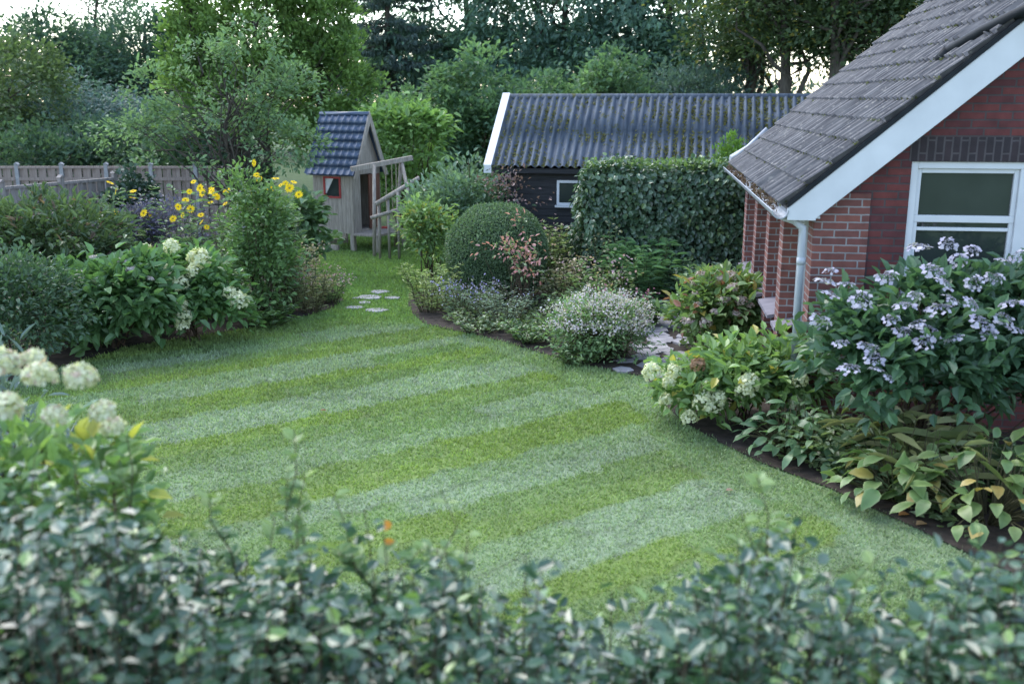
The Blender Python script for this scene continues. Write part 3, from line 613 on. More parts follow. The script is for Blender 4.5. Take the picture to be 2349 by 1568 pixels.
def spruce(label, x, y, h, r0, n):
    R = thing('spruce_tree', (x, y, 0), label, 'tree'); ps = [(curve((x, y, -.05), (x, y, h), 8, .003), np.linspace(.25, .02, 8))]; Ps = []; Ds = []
    for k in range(170):
        f = rng.random()**.8; z = 1.2+f*(h-1.3); rr = r0*(1-f)**.8+.1; th = rng.random()*2*PI; d = np.array([math.cos(th), math.sin(th), 0])
        t = np.linspace(0, 1, 6)[:, None]; br = np.array([x, y, z])+d*rr*t+np.array([0, 0, 1.])*(-.35*rr*t**1.2+.25*rr*t**3); ps.append((br, np.linspace(.03, .006, 6)))
        m = int(n*rr/r0/80); tt = rng.random(m)**.7; q = np.array([x, y, z])+d*rr*tt[:, None]+np.array([0, 0, 1.])*(-.35*rr*tt[:, None]**1.2+.25*rr*tt[:, None]**3)
        q += rng.normal(size=(m, 3))*np.array([.12, .12, .04])*(1.2-tt[:, None]); Ps.append(q); Ds.append(d*.5+rng.normal(size=(m, 3))*.35+np.array([0, 0, -.7]))
    P = np.concatenate(Ps); D = np.concatenate(Ds); m = len(P); t = rng.random((m, 1))
    g = leaves(P, D, rdirs(m), .28, .1, np.array([.045, .08, .075])*(1-t)+np.array([.1, .15, .13])*t, .2, .2, 4)
    part(R, 'crown', g, M_far); part(R, 'trunk', tubes(ps, 5), M_bark, True)
spruce('dark blue green spruce with drooping branches at top centre', X(905, 44), 44, 12, 3.4, 14000)
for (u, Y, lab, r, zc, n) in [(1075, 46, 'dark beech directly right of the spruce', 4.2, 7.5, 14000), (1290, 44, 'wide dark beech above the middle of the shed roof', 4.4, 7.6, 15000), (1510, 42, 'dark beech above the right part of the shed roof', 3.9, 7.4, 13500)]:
    tree('beech_tree', lab, X(u, Y), Y, 9, .32, [(0, 0, zc, r, r*.8, 3.6), (-r*.5, -.8, zc-2.6, r*.6, r*.5, 1.7), (r*.5, -.8, zc-2.4, r*.6, r*.5, 1.8), (0, -1.4, zc-3.3, r*.5, r*.4, 1.6)], n, .25, .14, (.038, .08, .056), (.11, .18, .11), sig=.38, wu=-.3, droop=.35, clump=.8, nc=n//50, group='dark beeches behind the shed')  # pale blue green crown colours carry painted haze
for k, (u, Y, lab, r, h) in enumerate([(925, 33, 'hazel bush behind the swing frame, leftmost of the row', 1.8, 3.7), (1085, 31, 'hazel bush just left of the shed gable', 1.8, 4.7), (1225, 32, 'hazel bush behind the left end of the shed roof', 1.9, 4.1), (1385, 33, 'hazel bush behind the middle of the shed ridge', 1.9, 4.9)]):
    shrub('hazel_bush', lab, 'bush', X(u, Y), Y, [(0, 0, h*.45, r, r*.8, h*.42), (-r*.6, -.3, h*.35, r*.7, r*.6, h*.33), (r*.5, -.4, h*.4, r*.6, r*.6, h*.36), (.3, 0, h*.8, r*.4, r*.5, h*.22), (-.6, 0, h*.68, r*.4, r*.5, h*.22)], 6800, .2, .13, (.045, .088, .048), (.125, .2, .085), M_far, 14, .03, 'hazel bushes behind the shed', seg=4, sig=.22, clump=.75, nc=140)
for (u, Y, lab) in [(1480, 34, 'blue grey conifer bush above the shed ridge'), (1605, 33, 'blue grey conifer bush beside the oak trunks')]:
    shrub('conifer_bush', lab, 'bush', X(u, Y), Y, [(0, 0, 2.2, 1.7, 1.4, 2.2), (.9, 0, 2.6, 1.2, 1.1, 1.7), (-.8, 0, 2.0, 1.2, 1.1, 1.9)], 5500, .2, .08, (.045, .078, .062), (.105, .16, .12), M_far, 10, .03, 'conifers behind the shed', seg=4, sig=.2)
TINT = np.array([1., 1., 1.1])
for k, (u, Y, lean, lab, bl) in enumerate([
    (1712, 33, (-.3, 0), 'slim dark oak trunk nearest the conifer bushes', [(-.8, 0, 6.6, 2.2, 1.8, 1.8), (.8, 0, 7.2, 1.6, 1.5, 1.6), (-1.2, -.4, 5.2, 1.2, .9, .8), (-.3, 0, 4.5, .7, .5, .5), (.7, 0, 5.6, .9, .9, .7), (.1, .3, 4.9, .8, .6, .5)]),
    (1797, 30, (-.4, 0), 'thick dark oak trunk standing in the bright sky gap', [(0, 0, 7.2, 2.4, 2, 1.6), (-1.2, 0, 6.0, 1.2, 1, .8), (1.4, .3, 6.1, 1.2, 1, .8), (.9, 0, 4.9, .8, .6, .5), (-.7, 0, 4.8, .7, .5, .45), (0, .2, 5.8, 1.5, 1.0, .6), (.2, .4, 5.2, 1.2, .8, .5)]),
    (1925, 29, (-.9, 0), 'leaning dark oak trunk beside the brick house roof', [(0, 0, 7.0, 2.2, 1.8, 1.7), (1.2, 0, 5.6, 1.4, 1.2, 1.0), (-.8, 0, 5.3, .9, .8, .6), (1.6, 0, 4.6, 1.2, 1, .8), (-.2, .3, 5.9, 1.2, 1, .6), (-.3, .3, 4.7, .8, .6, .5)]),
    (2080, 31, (.2, 0), 'dark oak mostly hidden behind the brick house roof', [(0, 0, 6.5, 2.4, 2, 2.2), (-1, 0, 5.2, 1.4, 1.2, 1.2)])]):
    tree('oak_tree', lab, X(u, Y), Y, 8.5, .24, bl, 9500, .17, .11, (.03, .055, .026), (.085, .13, .05), lean=lean, sig=.28, inner=.4, limbs=22, acc=[((.2, .19, .04), .05)], nc=240, group='dark oaks beside the house')
TINT = np.array([1.05, 1.1, 1.28])  # slightly weaker haze tint, painted into the fence bushes and distant wood
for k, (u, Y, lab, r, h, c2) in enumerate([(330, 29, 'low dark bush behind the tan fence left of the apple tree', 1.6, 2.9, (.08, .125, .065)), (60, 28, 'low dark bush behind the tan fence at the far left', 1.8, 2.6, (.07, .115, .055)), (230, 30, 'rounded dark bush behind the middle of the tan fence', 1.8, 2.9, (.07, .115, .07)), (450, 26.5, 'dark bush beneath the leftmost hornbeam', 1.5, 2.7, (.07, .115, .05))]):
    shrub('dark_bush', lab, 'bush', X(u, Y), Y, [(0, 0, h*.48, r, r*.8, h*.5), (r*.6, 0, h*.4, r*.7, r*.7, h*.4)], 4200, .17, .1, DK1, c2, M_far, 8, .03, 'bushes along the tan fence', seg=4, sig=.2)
wb = []
for k in range(60):
    x = -62+k*1.35; Y = 62+rng.normal()*4
    if x/Y > .20: break
    wb.append((x, Y, 2.6+rng.random()*1.2, 2.4, 2, 2.6+rng.random()*1.1 if x > -22 else 2.3+rng.random()*1.2))
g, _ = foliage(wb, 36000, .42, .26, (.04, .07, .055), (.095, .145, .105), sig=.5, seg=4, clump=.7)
tag(link('distant_wood', npme('distant_wood', *g), M_far), 'dark distant wood closing the view behind the trees', 'wood', kind='stuff')
wb = [(x, 50+rng.normal(), 1.6, 1.6, 1.4, 2.0+rng.random()*.8) for x in np.arange(8, 26, 1.2)]
g, _ = foliage(wb, 11000, .3, .18, DK1, DK2, sig=.4, seg=4)
tag(link('distant_hedge', npme('distant_hedge', *g), M_far), 'low distant hedge beyond the oak trunks at right', 'hedge', kind='stuff')
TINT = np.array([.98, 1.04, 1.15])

# ------------------------------------------------------------ middle distance shrubs
shrub('elder_bush', 'bright yellow green bush right of the playhouse gable', 'bush', X(930, 25), 25, [(0, 0, 2.1, 1.0, .9, 1.1), (-.5, 0, 2.6, .6, .6, .7), (.5, 0, 2.5, .6, .6, .7), (0, 0, 1.2, .9, .8, 1)], 3000, .2, .12, (.11, .18, .05), (.21, .32, .1), stems=14, sr=.02, sig=.16, droop=.35, nc=90)
shrub('buddleia_bush', 'tall grey green bush behind the clipped ball', 'bush', X(1085, 20.5), 20.5, [(0, 0, 1.2, .9, .8, .95), (-.6, 0, 1.0, .7, .7, .75), (.45, 0, 1.15, .6, .6, .75)], 5000, .13, .06, (.075, .12, .07), (.17, .25, .15), stems=16, sr=.02, sig=.16, wu=.35, nc=170)
shrub('smoke_bush', 'sparse dark red twiggy bush below the shed eave', 'bush', X(1180, 19.2), 19.2, [(0, 0, 1.6, .45, .4, .4)], 240, .07, .045, (.10, .06, .06), (.16, .10, .095), stems=34, sr=.012, sig=.14)
shrub('spindle_bush', 'light green shrub left of the clipped ball', 'bush', X(978, 18.6), 18.6, [(0, 0, .8, .4, .4, .7), (-.15, 0, 1.15, .26, .3, .35), (.18, 0, 1.05, .24, .3, .35)], 1700, .12, .06, (.10, .16, .05), (.21, .30, .10), stems=12, sig=.13, wu=.2, nc=60, acc=[((.3, .26, .05), .05)])
shrub('conifer_shrub', 'small bright green conifer top behind the ivy hedge', 'bush', X(1668, 18.7), 18.7, [(0, 0, 1.4, .36, .34, 1.25)], 4500, .08, .035, (.07, .14, .025), (.16, .26, .05), stems=6, sig=.05, wu=.6)
shrub('bay_shrub', 'large leaved green bush between yellow flowers and playhouse', 'bush', X(693, 19.2), 19.2, [(0, 0, .7, .4, .4, .65), (0, 0, 1.15, .28, .3, .35)], 750, .19, .13, (.06, .105, .04), (.13, .2, .08), stems=8, sig=.12, droop=.4)
BR = thing('clipped_box_ball', (X(1138, 17.0), 16.9, 0), 'large clipped round box ball in the middle bed', 'topiary'); bx, by = BR.location[0], 16.9
n = 46000; d = rdirs(n); bump = .02*np.sin(d[:, 0]*7+d[:, 2]*5)+.015*np.sin(d[:, 1]*9-d[:, 2]*6); rr = .84+bump+rng.normal(size=n)*.018
P = np.array([bx, by, .82])+d*rr[:, None]*np.array([1, 1, .98]); P[:, 2] = np.maximum(P[:, 2], .03)
t = (rng.random((n, 1))); Cb = np.array([.06, .11, .055])*(1-t)+np.array([.15, .235, .115])*t
part(BR, 'foliage', leaves(P, d*.7+rng.normal(size=(n, 3))*.6, d+rng.normal(size=(n, 3))*.4, .04, .024, Cb, .2, .2, 4), M_leaf)
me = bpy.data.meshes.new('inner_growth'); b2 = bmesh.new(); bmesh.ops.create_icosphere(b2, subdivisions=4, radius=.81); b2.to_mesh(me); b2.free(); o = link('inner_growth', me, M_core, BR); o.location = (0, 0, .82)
IR = thing('ivy_hedge', (2.75, 17.6, 0), 'square topped ivy covered hedge in front of the shed', 'hedge')
def boxleaves(x0, x1, y0, y1, z0, z1, n, L, W, c1, c2, jit=.06, acc=None):
    a = np.array([(x1-x0)*(z1-z0), (x1-x0)*(z1-z0)*.4, (x1-x0)*(y1-y0), (y1-y0)*(z1-z0), (y1-y0)*(z1-z0)*.5]); fi = rng.choice(5, n, p=a/a.sum()); r = rng.random((n, 3))
    P = np.array([x0, y0, z0])+r*np.array([x1-x0, y1-y0, z1-z0]); nor = np.zeros((n, 3))
    for k, (ax, val, s) in enumerate([(1, y0, -1), (1, y1, 1), (2, z1, 1), (0, x0, -1), (0, x1, 1)]):
        m = fi == k; P[m, ax] = val; nor[m, ax] = s
    lump = .07*np.sin(P[:, 0]*4+P[:, 2]*3)+.05*np.sin(P[:, 2]*7-P[:, 0]*5+P[:, 1]*4); P += nor*(lump+rng.normal(size=n)*jit)[:, None]
    D = nor*.5+rng.normal(size=(n, 3))*.5+np.array([0, 0, -.6]); t = rng.random((n, 1))*.6+.4*(.5+.5*np.sin(P[:, :1]*6+P[:, 2:]*5)); C = (np.array(c1)*(1-t)+np.array(c2)*t)*(.75+.5*rng.random((n, 1)))
    if acc:
        m = rng.random(n) < acc[1]; C[m] = acc[0]
    P[:, 2] = np.maximum(P[:, 2], .03)
    return leaves(P, D, nor+np.array([0, 0, .5])+rng.normal(size=(n, 3))*.3, L*(.7+.6*rng.random(n)), W*(.7+.6*rng.random(n)), C, .15, .2)
part(IR, 'foliage', boxleaves(1.25, 4.35, 17.15, 18.1, 0, 2.17, 14000, .09, .08, (.04, .085, .05), (.10, .17, .09), .07, ((.16, .24, .09), .07)), M_gloss)
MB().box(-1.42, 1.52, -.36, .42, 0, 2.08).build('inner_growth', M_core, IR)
P = np.stack([1.3+3*rng.random(900), 17.2+.85*rng.random(900), 2.2+.14*rng.random(900)], 1); D = rdirs(900)+np.array([0, 0, .7])
part(IR, 'top_shoots', leaves(P, D, rdirs(900), .08, .06, np.array([[.14, .22, .08]])*(.6+.7*rng.random((900, 1)))), M_leaf)

# ------------------------------------------------------------ left bed
shrub('rhododendron_bush', 'domed olive rhododendron in front of the grey fence', 'bush', X(110, 15.2), 15.2, [(0, 0, 1.0, 1.25, 1.0, .95), (-.9, 0, .9, 1, .9, .85), (.5, -.1, .7, .85, .8, .7)], 9000, .14, .055, (.042, .07, .03), (.10, .145, .06), sig=.11, wu=.1, droop=.3, stems=14, sr=.02, nc=340, acc=[((.13, .09, .06), .05)])
shrub('evergreen_bush', 'dark small leaved evergreen at the left edge below the rhododendron', 'bush', X(20, 12.2), 12.2, [(0, 0, .75, .75, .7, .75), (-.5, .2, .8, .7, .7, .7)], 7500, .08, .042, (.03, .062, .032), (.078, .13, .062), M_leaf, 12, .015, sig=.09, nc=300)
RA, blA = shrub('hydrangea_shrub', 'leafy green hydrangea with small pinkish heads left of the cream one', 'hydrangea', X(240, 13.5), 13.5, [(0, 0, .62, .75, .6, .62), (.35, -.1, .7, .55, .5, .55), (-.5, .1, .55, .5, .5, .5)], 3200, .16, .10, (.055, .115, .04), (.125, .215, .075), sig=.12, droop=.35)
H_cream = [head_mesh('cream_head', .115, .125, 170, .044, (.5, .53, .33), (.68, .68, .5)) for _ in range(3)]
H_pinkish = [head_mesh('pinkish_head', .08, .05, 80, .036, (.45, .38, .41), (.52, .49, .47)) for _ in range(2)]
heads(RA, H_pinkish, [on_blob(u, v, blA, 13.0) for u, v in ((215, 592), (275, 598), (300, 618), (345, 640), (290, 600), (375, 655))], .65)
RB, blB = shrub('hydrangea_shrub', 'hydrangea with many round cream heads beside the columnar shrub', 'hydrangea', X(425, 14.0), 14.0, [(0, 0, .62, .65, .6, .62), (.4, -.2, .4, .42, .4, .4), (-.3, -.1, .7, .5, .5, .55)], 2700, .14, .09, (.06, .125, .04), (.14, .235, .08), sig=.11, droop=.35)
heads(RB, H_cream, [on_blob(u, v, blB, 13.4, 1.2) for u, v in ((335, 578), (393, 568), (455, 597), (388, 622), (440, 625), (412, 652), (380, 655), (413, 697), (418, 728), (527, 675), (548, 692), (418, 745))], 1.05)
shrub('columnar_shrub', 'upright leafy columnar shrub at the edge of the left bed', 'bush', X(592, 15.3), 15.3, [(0, 0, .75, .52, .45, .72), (0, 0, 1.4, .46, .42, .62), (-.2, 0, 2.0, .24, .24, .34), (.25, 0, 1.75, .2, .2, .3)], 4700, .09, .052, (.06, .11, .035), (.155, .24, .08), sig=.12, wu=.25, stems=26, nc=130, inner=.45)
shrub('purple_bush', 'dark purple leaved bush among the yellow flowers', 'bush', X(385, 17.8), 17.8, [(0, 0, 1.1, .7, .5, .6), (-.7, 0, 1.0, .5, .4, .5)], 3200, .07, .045, (.05, .045, .08), (.11, .105, .155), sig=.12, stems=12)
H_yel = [daisy_mesh('yellow_daisy', .06, (.8, .57, .02), (.38, .28, .02)) for _ in range(3)]
def perennial(name, label, cat, x, y, r, h, ns, lpl, L, W, c1, c2, spread=.5, group=None, mat=None, minf=.1, droop=.3, tipcol=None, tipn=0, tips=.03, tipname='flowers', sr=.006, stemmat=None):
    R = thing(name, (x, y, 0), label, cat, group); ps = []; Ps = []; Ds = []; tp = []
    for k in range(ns):
        a = rng.random()*2*PI; q = r*math.sqrt(rng.random()); b0 = np.array([x+q*math.cos(a)*.5, y+q*math.sin(a)*.5, 0]); hh = h*(.65+.4*rng.random())
        e = np.array([x+q*math.cos(a)*(1+spread), y+q*math.sin(a)*(1+spread), hh]); c = curve(b0, e, 5, .03, .04*h); ps.append((c, np.linspace(sr, sr*.4, 5)))
        t = minf+(1-minf)*rng.random(lpl); P = np.stack([np.interp(t*4, np.arange(5), c[:, i]) for i in range(3)], 1); Ps.append(P)
        th = rng.random(lpl)*2*PI; Ds.append(np.stack([np.cos(th), np.sin(th), .25+.5*rng.random(lpl)], 1)); tp.append(e)
    P = np.concatenate(Ps); D = np.concatenate(Ds); m = len(P); t = rng.random((m, 1)); C = (np.array(c1)*(1-t)+np.array(c2)*t)*(.75+.5*rng.random((m, 1)))*GAIN*TINT; s = .6+.7*rng.random(m)
    part(R, 'foliage', leaves(P, D, np.tile([0, 0, 1.], (m, 1))+rng.normal(size=(m, 3))*.3, L*s, W*s, C, .2, droop), mat or M_leaf)
    part(R, 'stems', tubes(ps, 4), stemmat or M_stem, True)
    if tipcol is not None:
        tp = np.array(tp); i = rng.integers(0, len(tp), tipn); Pt = tp[i]+rng.normal(size=(tipn, 3))*np.array([.06, .06, .035]); d = rdirs(tipn)+np.array([0, -.3, .8]); cc = np.array(tipcol); ci = rng.integers(0, len(cc), tipn)
        d = nrm(d); a = nrm(np.cross(d, rdirs(tipn))); b_ = np.cross(d, a); s = tips*(.6+.8*rng.random((tipn, 1)))
        Vt = np.stack([Pt-a*s/2, Pt-b_*s/2, Pt+a*s/2, Pt+b_*s/2], 1).reshape(-1, 3)
        part(R, tipname, (Vt, [np.arange(4*tipn).reshape(-1, 4)], np.repeat(cc[ci]*(.8+.4*rng.random((tipn, 1))), 4, 0)), M_petal, kind='stuff')
    return R, tp
for lab, u, Y, r, h, pts in [('leftmost clump of tall yellow daisies beside the grey fence', 290, 17.6, .5, 1.85, [(247, 415), (270, 440), (313, 433), (265, 485), (318, 490), (282, 517), (345, 490), (300, 455)]),
    ('densest clump of tall yellow daisies left of the columnar shrub', 470, 17.0, .6, 1.95, [(405, 465), (440, 415), (432, 450), (463, 430), (480, 432), (485, 457), (500, 463), (455, 490), (420, 497), (475, 515), (510, 440), (515, 463), (540, 490), (560, 435), (480, 530), (460, 455), (497, 445), (530, 425), (445, 432), (430, 480), (405, 500), (488, 438), (548, 460), (470, 445)]),
    ('clump of tall yellow daisies behind and right of the columnar shrub', 640, 15.9, .32, 1.85, [(590, 415), (605, 415), (632, 405), (652, 410), (668, 412), (668, 430), (575, 380), (690, 450), (610, 490), (625, 430), (645, 425), (585, 440)])]:
    R, tp = perennial('yellow_daisy_clump', lab, 'flowers', X(u, Y), Y, r, h, 36, 22, .13, .045, (.075, .12, .05), (.16, .23, .10), .45, 'tall yellow daisies in the left bed')
    heads(R, H_yel, [at(u_+rng.normal()*6, v_+rng.normal()*6, Y-.25+rng.normal()*.2) for u_, v_ in pts], 1.0, face=.75, tilt=.8)
for k, (u, Y, h, r, c1, c2, tc, lab) in enumerate([
    (700, 15.9, .75, .35, (.12, .13, .06), (.24, .24, .13), [(.36, .24, .24), (.3, .25, .16)], 'dry pinkish grasses at the right tip of the left bed'),
    (675, 17.0, 1.0, .35, (.14, .14, .08), (.26, .24, .15), [(.38, .31, .24)], 'taller dry seed heads behind the columnar shrub'),
    (745, 16.6, .5, .35, (.07, .12, .04), (.16, .22, .09), [(.42, .3, .36), (.3, .25, .18)], 'low green perennial with faded pink flowers by the grass gap')]):
    perennial('dry_perennial', lab, 'perennial', X(u, Y), Y, r, h, 45, 12, .10, .018, c1, c2, .5, tipcol=tc, tipn=220, tips=.032, tipname='seed_heads')
perennial('leafy_ground_plant', 'low leafy plant at the foot of the columnar shrub', 'perennial', X(600, 14.9), 14.9, .4, .35, 30, 14, .1, .06, (.06, .11, .035), (.13, .2, .06))
perennial('tall_perennial', 'mixed green perennials between rhododendron and cream hydrangea', 'perennial', X(440, 15.6), 15.6, .8, 1.15, 70, 22, .13, .04, (.06, .11, .045), (.14, .21, .10))
perennial('tall_perennial', 'green perennials behind the olive rhododendron', 'perennial', X(300, 16.4), 16.4, .8, 1.1, 60, 22, .13, .04, (.06, .11, .05), (.13, .2, .10))
shrub('ivy_mound', 'dark ivy mound at the end of the grey fence', 'bush', X(315, 20.4), 20.4, [(0, 0, .95, .5, .4, .95)], 2000, .11, .09, (.02, .045, .028), (.05, .085, .05), M_gloss, 6, sig=.1)
# ------------------------------------------------------------ middle bed
R, bl = shrub('red_spindle_bush', 'upright shrub with salmon red upper leaves before the clipped ball', 'bush', X(1190, 15.4), 15.4, [(-.05, 0, 1.15, .40, .3, .12), (-.38, 0, 1.15, .3, .2, .07), (.08, 0, .85, .28, .3, .25), (.02, 0, 1.5, .1, .1, .14)], 290, .08, .036, (.34, .13, .12), (.48, .26, .24), sig=.08, stems=30, sr=.006, inner=.4, nc=46, acc=[((.15, .21, .09), .35)])
def P_(name, label, u, Y, r, h, ns, lpl, L, W, c1, c2, **kw): return perennial(name, label, kw.pop('cat', 'perennial'), X(u, Y), Y, r, h, ns, lpl, L, W, c1, c2, **kw)
P_('lily_clump', 'pale yellow green upright stalks at the left tip of the middle bed', 985, 15.9, .35, .8, 34, 18, .10, .022, (.17, .22, .08), (.32, .36, .15))
P_('aster_clump', 'blue violet asters at the front left of the middle bed', 1070, 15.4, .36, .6, 50, 14, .07, .018, (.08, .12, .07), (.16, .22, .13), tipcol=[(.26, .25, .45), (.35, .33, .5)], tipn=220, tips=.03, cat='flowers')
P_('lavender_clump', 'grey green wispy plant below the salmon shrub', 1150, 14.9, .42, .55, 60, 16, .07, .014, (.13, .17, .12), (.25, .3, .22), tipcol=[(.36, .36, .46), (.36, .4, .3)], tipn=140, tips=.02)
P_('dry_perennial', 'tan upright seed stalks right of the clipped ball', 1285, 16.4, .34, .8, 50, 10, .09, .016, (.2, .18, .1), (.36, .32, .2), tipcol=[(.42, .34, .25), (.34, .28, .22)], tipn=220, tips=.033, tipname='seed_heads')
P_('pink_perennial', 'pink tinged flowers behind the white aster mound', 1380, 15.8, .5, .85, 55, 18, .10, .035, (.09, .14, .05), (.19, .26, .10), tipcol=[(.48, .32, .36), (.44, .35, .25)], tipn=130, tips=.045)
P_('phlox_clump', 'lush narrow leaved green clump before the ivy hedge', 1480, 16.4, .45, 1.1, 60, 28, .17, .035, (.06, .13, .05), (.14, .24, .10), droop=.5)
P_('dark_perennial', 'dark leafy plant at the foot of the ivy hedge near the house', 1620, 15.8, .5, .9, 55, 24, .11, .06, (.045, .09, .05), (.11, .175, .10))
P_('tall_perennial', 'thin tall stems in front of the ivy hedge', 1380, 16.8, .3, 1.5, 16, 12, .09, .02, (.07, .12, .06), (.16, .22, .11), tipcol=[(.24, .24, .15)], tipn=40, tips=.05)
P_('yellow_green_perennial', 'yellowish mixed foliage between the clipped ball and ivy hedge', 1280, 18.2, .55, 1.15, 75, 20, .12, .035, (.11, .15, .05), (.22, .26, .11), tipcol=[(.46, .4, .24), (.5, .35, .34)], tipn=90, tips=.04)
P_('geranium_clump', 'low green leaves at the front edge right of the violet asters', 1215, 13.9, .35, .32, 45, 12, .07, .05, (.06, .11, .035), (.14, .21, .07))
P_('geranium_clump', 'low pale leaves at the bed edge before the violet asters', 1105, 14.5, .4, .28, 45, 12, .06, .045, (.09, .13, .06), (.18, .24, .11))
P_('geranium_clump', 'low leaves spilling over the bed edge before the aster mound', 1330, 12.7, .35, .26, 40, 12, .065, .045, (.07, .12, .04), (.15, .22, .08))
P_('sedum_clump', 'dull pink sedum flowers between aster mound and phlox', 1430, 15.0, .35, .55, 40, 14, .08, .05, (.085, .145, .07), (.16, .24, .12), tipcol=[(.34, .15, .22), (.45, .25, .3)], tipn=200, tips=.033, cat='flowers')
P_('leafy_ground_plant', 'broad green leaves beside the slate path behind the mound', 1470, 14.8, .38, .42, 36, 10, .15, .09, (.06, .12, .05), (.13, .21, .09))
P_('leafy_ground_plant', 'bushy green plant between the tan seed stalks and sedum', 1335, 15.0, .4, .55, 50, 14, .09, .03, (.08, .13, .06), (.17, .24, .11))
P_('thin_grass_clump', 'fine grey green stalks just in front of the clipped ball', 1105, 15.9, .34, .45, 40, 10, .08, .012, (.13, .17, .09), (.24, .28, .15), tipcol=[(.36, .3, .26)], tipn=100, tips=.024)
AR, bl = shrub('aster_mound', 'rounded mound of tiny whitish lilac asters beside the slate path', 'flowers', X(1385, 13.0), 13.0, [(0, 0, .40, .55, .5, .38), (-.25, 0, .36, .4, .4, .34), (.25, -.15, .33, .36, .35, .32)], 3200, .075, .028, (.095, .165, .06), (.2, .28, .12), sig=.1, wu=.25)
nb = 330; bd = rdirs(nb); bd[:, 2] = np.abs(bd[:, 2])*.9+.15; bd = nrm(bd); qb = rng.random(nb)
Bc = np.array([X(1385, 13), 13, .38])+np.where(qb < .6, 0, np.where(qb < .8, -.25, .22))[:, None]*np.array([1, .1, 0])+bd*np.array([.6, .54, .5])*(.75+.45*rng.random((nb, 1)))*np.where(qb < .6, 1, .85)[:, None]
n = 5200; ci = rng.integers(0, nb, n); P = Bc[ci]+rng.normal(size=(n, 3))*np.array([.055, .055, .03])
a = rdirs(n); b_ = nrm(np.cross(a, rdirs(n))); s = .0135*(.6+.8*rng.random((n, 1))); t = rng.random((n, 1))
part(AR, 'flowers', (np.stack([P-a*s, P-b_*s, P+a*s, P+b_*s], 1).reshape(-1, 3), [np.arange(4*n).reshape(-1, 4)], np.repeat(np.array([.43, .38, .43])*(1-t)+np.array([.62, .59, .58])*t, 4, 0)), M_petal, kind='stuff')
part(AR, 'flower_stems', tubes([(curve((X(1385, 13)+rng.normal()*.15, 13+rng.normal()*.12, 0), q, 4, .03), [.005, .004, .003, .002]) for q in Bc], 4), M_stem)
RH, blH = shrub('hydrangea_shrub', 'faded pink hydrangea against the side of the house', 'hydrangea', X(1665, 12.9), 12.9, [(0, 0, .6, .5, .55, .56), (-.22, -.1, .55, .36, .4, .45), (.25, 0, .5, .4, .4, .5)], 2600, .13, .075, (.085, .14, .04), (.19, .26, .09), sig=.1, droop=.35, acc=[((.3, .24, .06), .06), ((.24, .11, .07), .04)])
H_fade = [head_mesh('faded_head', .1, .07, 110, .04, (.42, .31, .31), (.49, .445, .38)) for _ in range(3)]
heads(RH, H_fade, [on_blob(u, v, blH, 12.5) for u, v in ((1590, 650), (1625, 648), (1655, 640), (1680, 660), (1700, 690), (1600, 700), (1640, 715), (1580, 735), (1720, 700), (1745, 690), (1690, 720), (1595, 675), (1660, 690), (1620, 740), (1610, 632), (1680, 632))], .75)
RC, blC = shrub('hydrangea_shrub', 'yellow green hydrangea with drooping cream heads by the lawn edge', 'hydrangea', X(1715, 10.2), 10.2, [(0, 0, .48, .52, .5, .42), (-.5, -.05, .36, .36, .4, .28), (.45, 0, .52, .4, .4, .42)], 2300, .13, .085, (.095, .165, .05), (.205, .295, .09), sig=.1, droop=.4, acc=[((.36, .31, .07), .05)])
heads(RC, H_cream, [on_blob(u, v, blC, 9.8, 1.2) for u, v in ((1497, 855), (1535, 878), (1528, 918), (1545, 855), (1622, 893), (1640, 932), (1708, 898), (1612, 925), (1825, 930), (1582, 960), (1718, 880), (1836, 872), (1650, 915))], .85)
H_brown = [head_mesh('brown_head', .1, .11, 130, .045, (.22, .135, .08), (.33, .21, .135))]
heads(RC, H_brown, [on_blob(1598, 840, blC, 9.65, 1.2)+np.array([0, -.08, .02])], 1.05)
RL, blL = shrub('hydrangea_shrub', 'huge dark leaved hydrangea with lilac lacecaps below the house window', 'hydrangea', X(2150, 8.9), 8.9, [(0, 0, 1.2, .9, .55, .58), (.75, .1, 1.25, .75, .6, .6), (-.68, 0, 1.12, .45, .45, .45), (-.2, -.25, 1.0, .75, .5, .42), (.4, -.3, .95, .8, .5, .42), (1.3, -.1, 1.2, .7, .6, .6)], 6400, .14, .09, (.036, .08, .042), (.095, .165, .075), M_leaf, 70, .014, sig=.11, droop=.35, minz=.45)
H_lace = [lace_mesh('lacecap', .10, (.34, .33, .44), (.48, .46, .52), (.26, .255, .34)) for _ in range(4)]
heads(RL, H_lace, [on_blob(u, v, blL, 8.5, 1.34) for u, v in ((2175, 562), (2230, 578), (2105, 572), (2335, 590), (2300, 600), (1905, 625), (1895, 652), (2035, 640), (2140, 625), (2165, 655), (2235, 650), (2100, 680), (2075, 705), (2155, 715), (2105, 745), (2070, 765), (2250, 745), (2270, 770), (2130, 765), (1990, 800), (2005, 825), (1950, 850), (2010, 850), (2040, 870), (1930, 790), (1905, 680), (2190, 780), (2280, 640), (2320, 700), (2200, 600), (1975, 690), (1940, 655), (2330, 760), (2225, 700), (2180, 690), (1880, 740), (2045, 735), (2120, 790), (2300, 735))], .86, face=.4, tilt=.5)
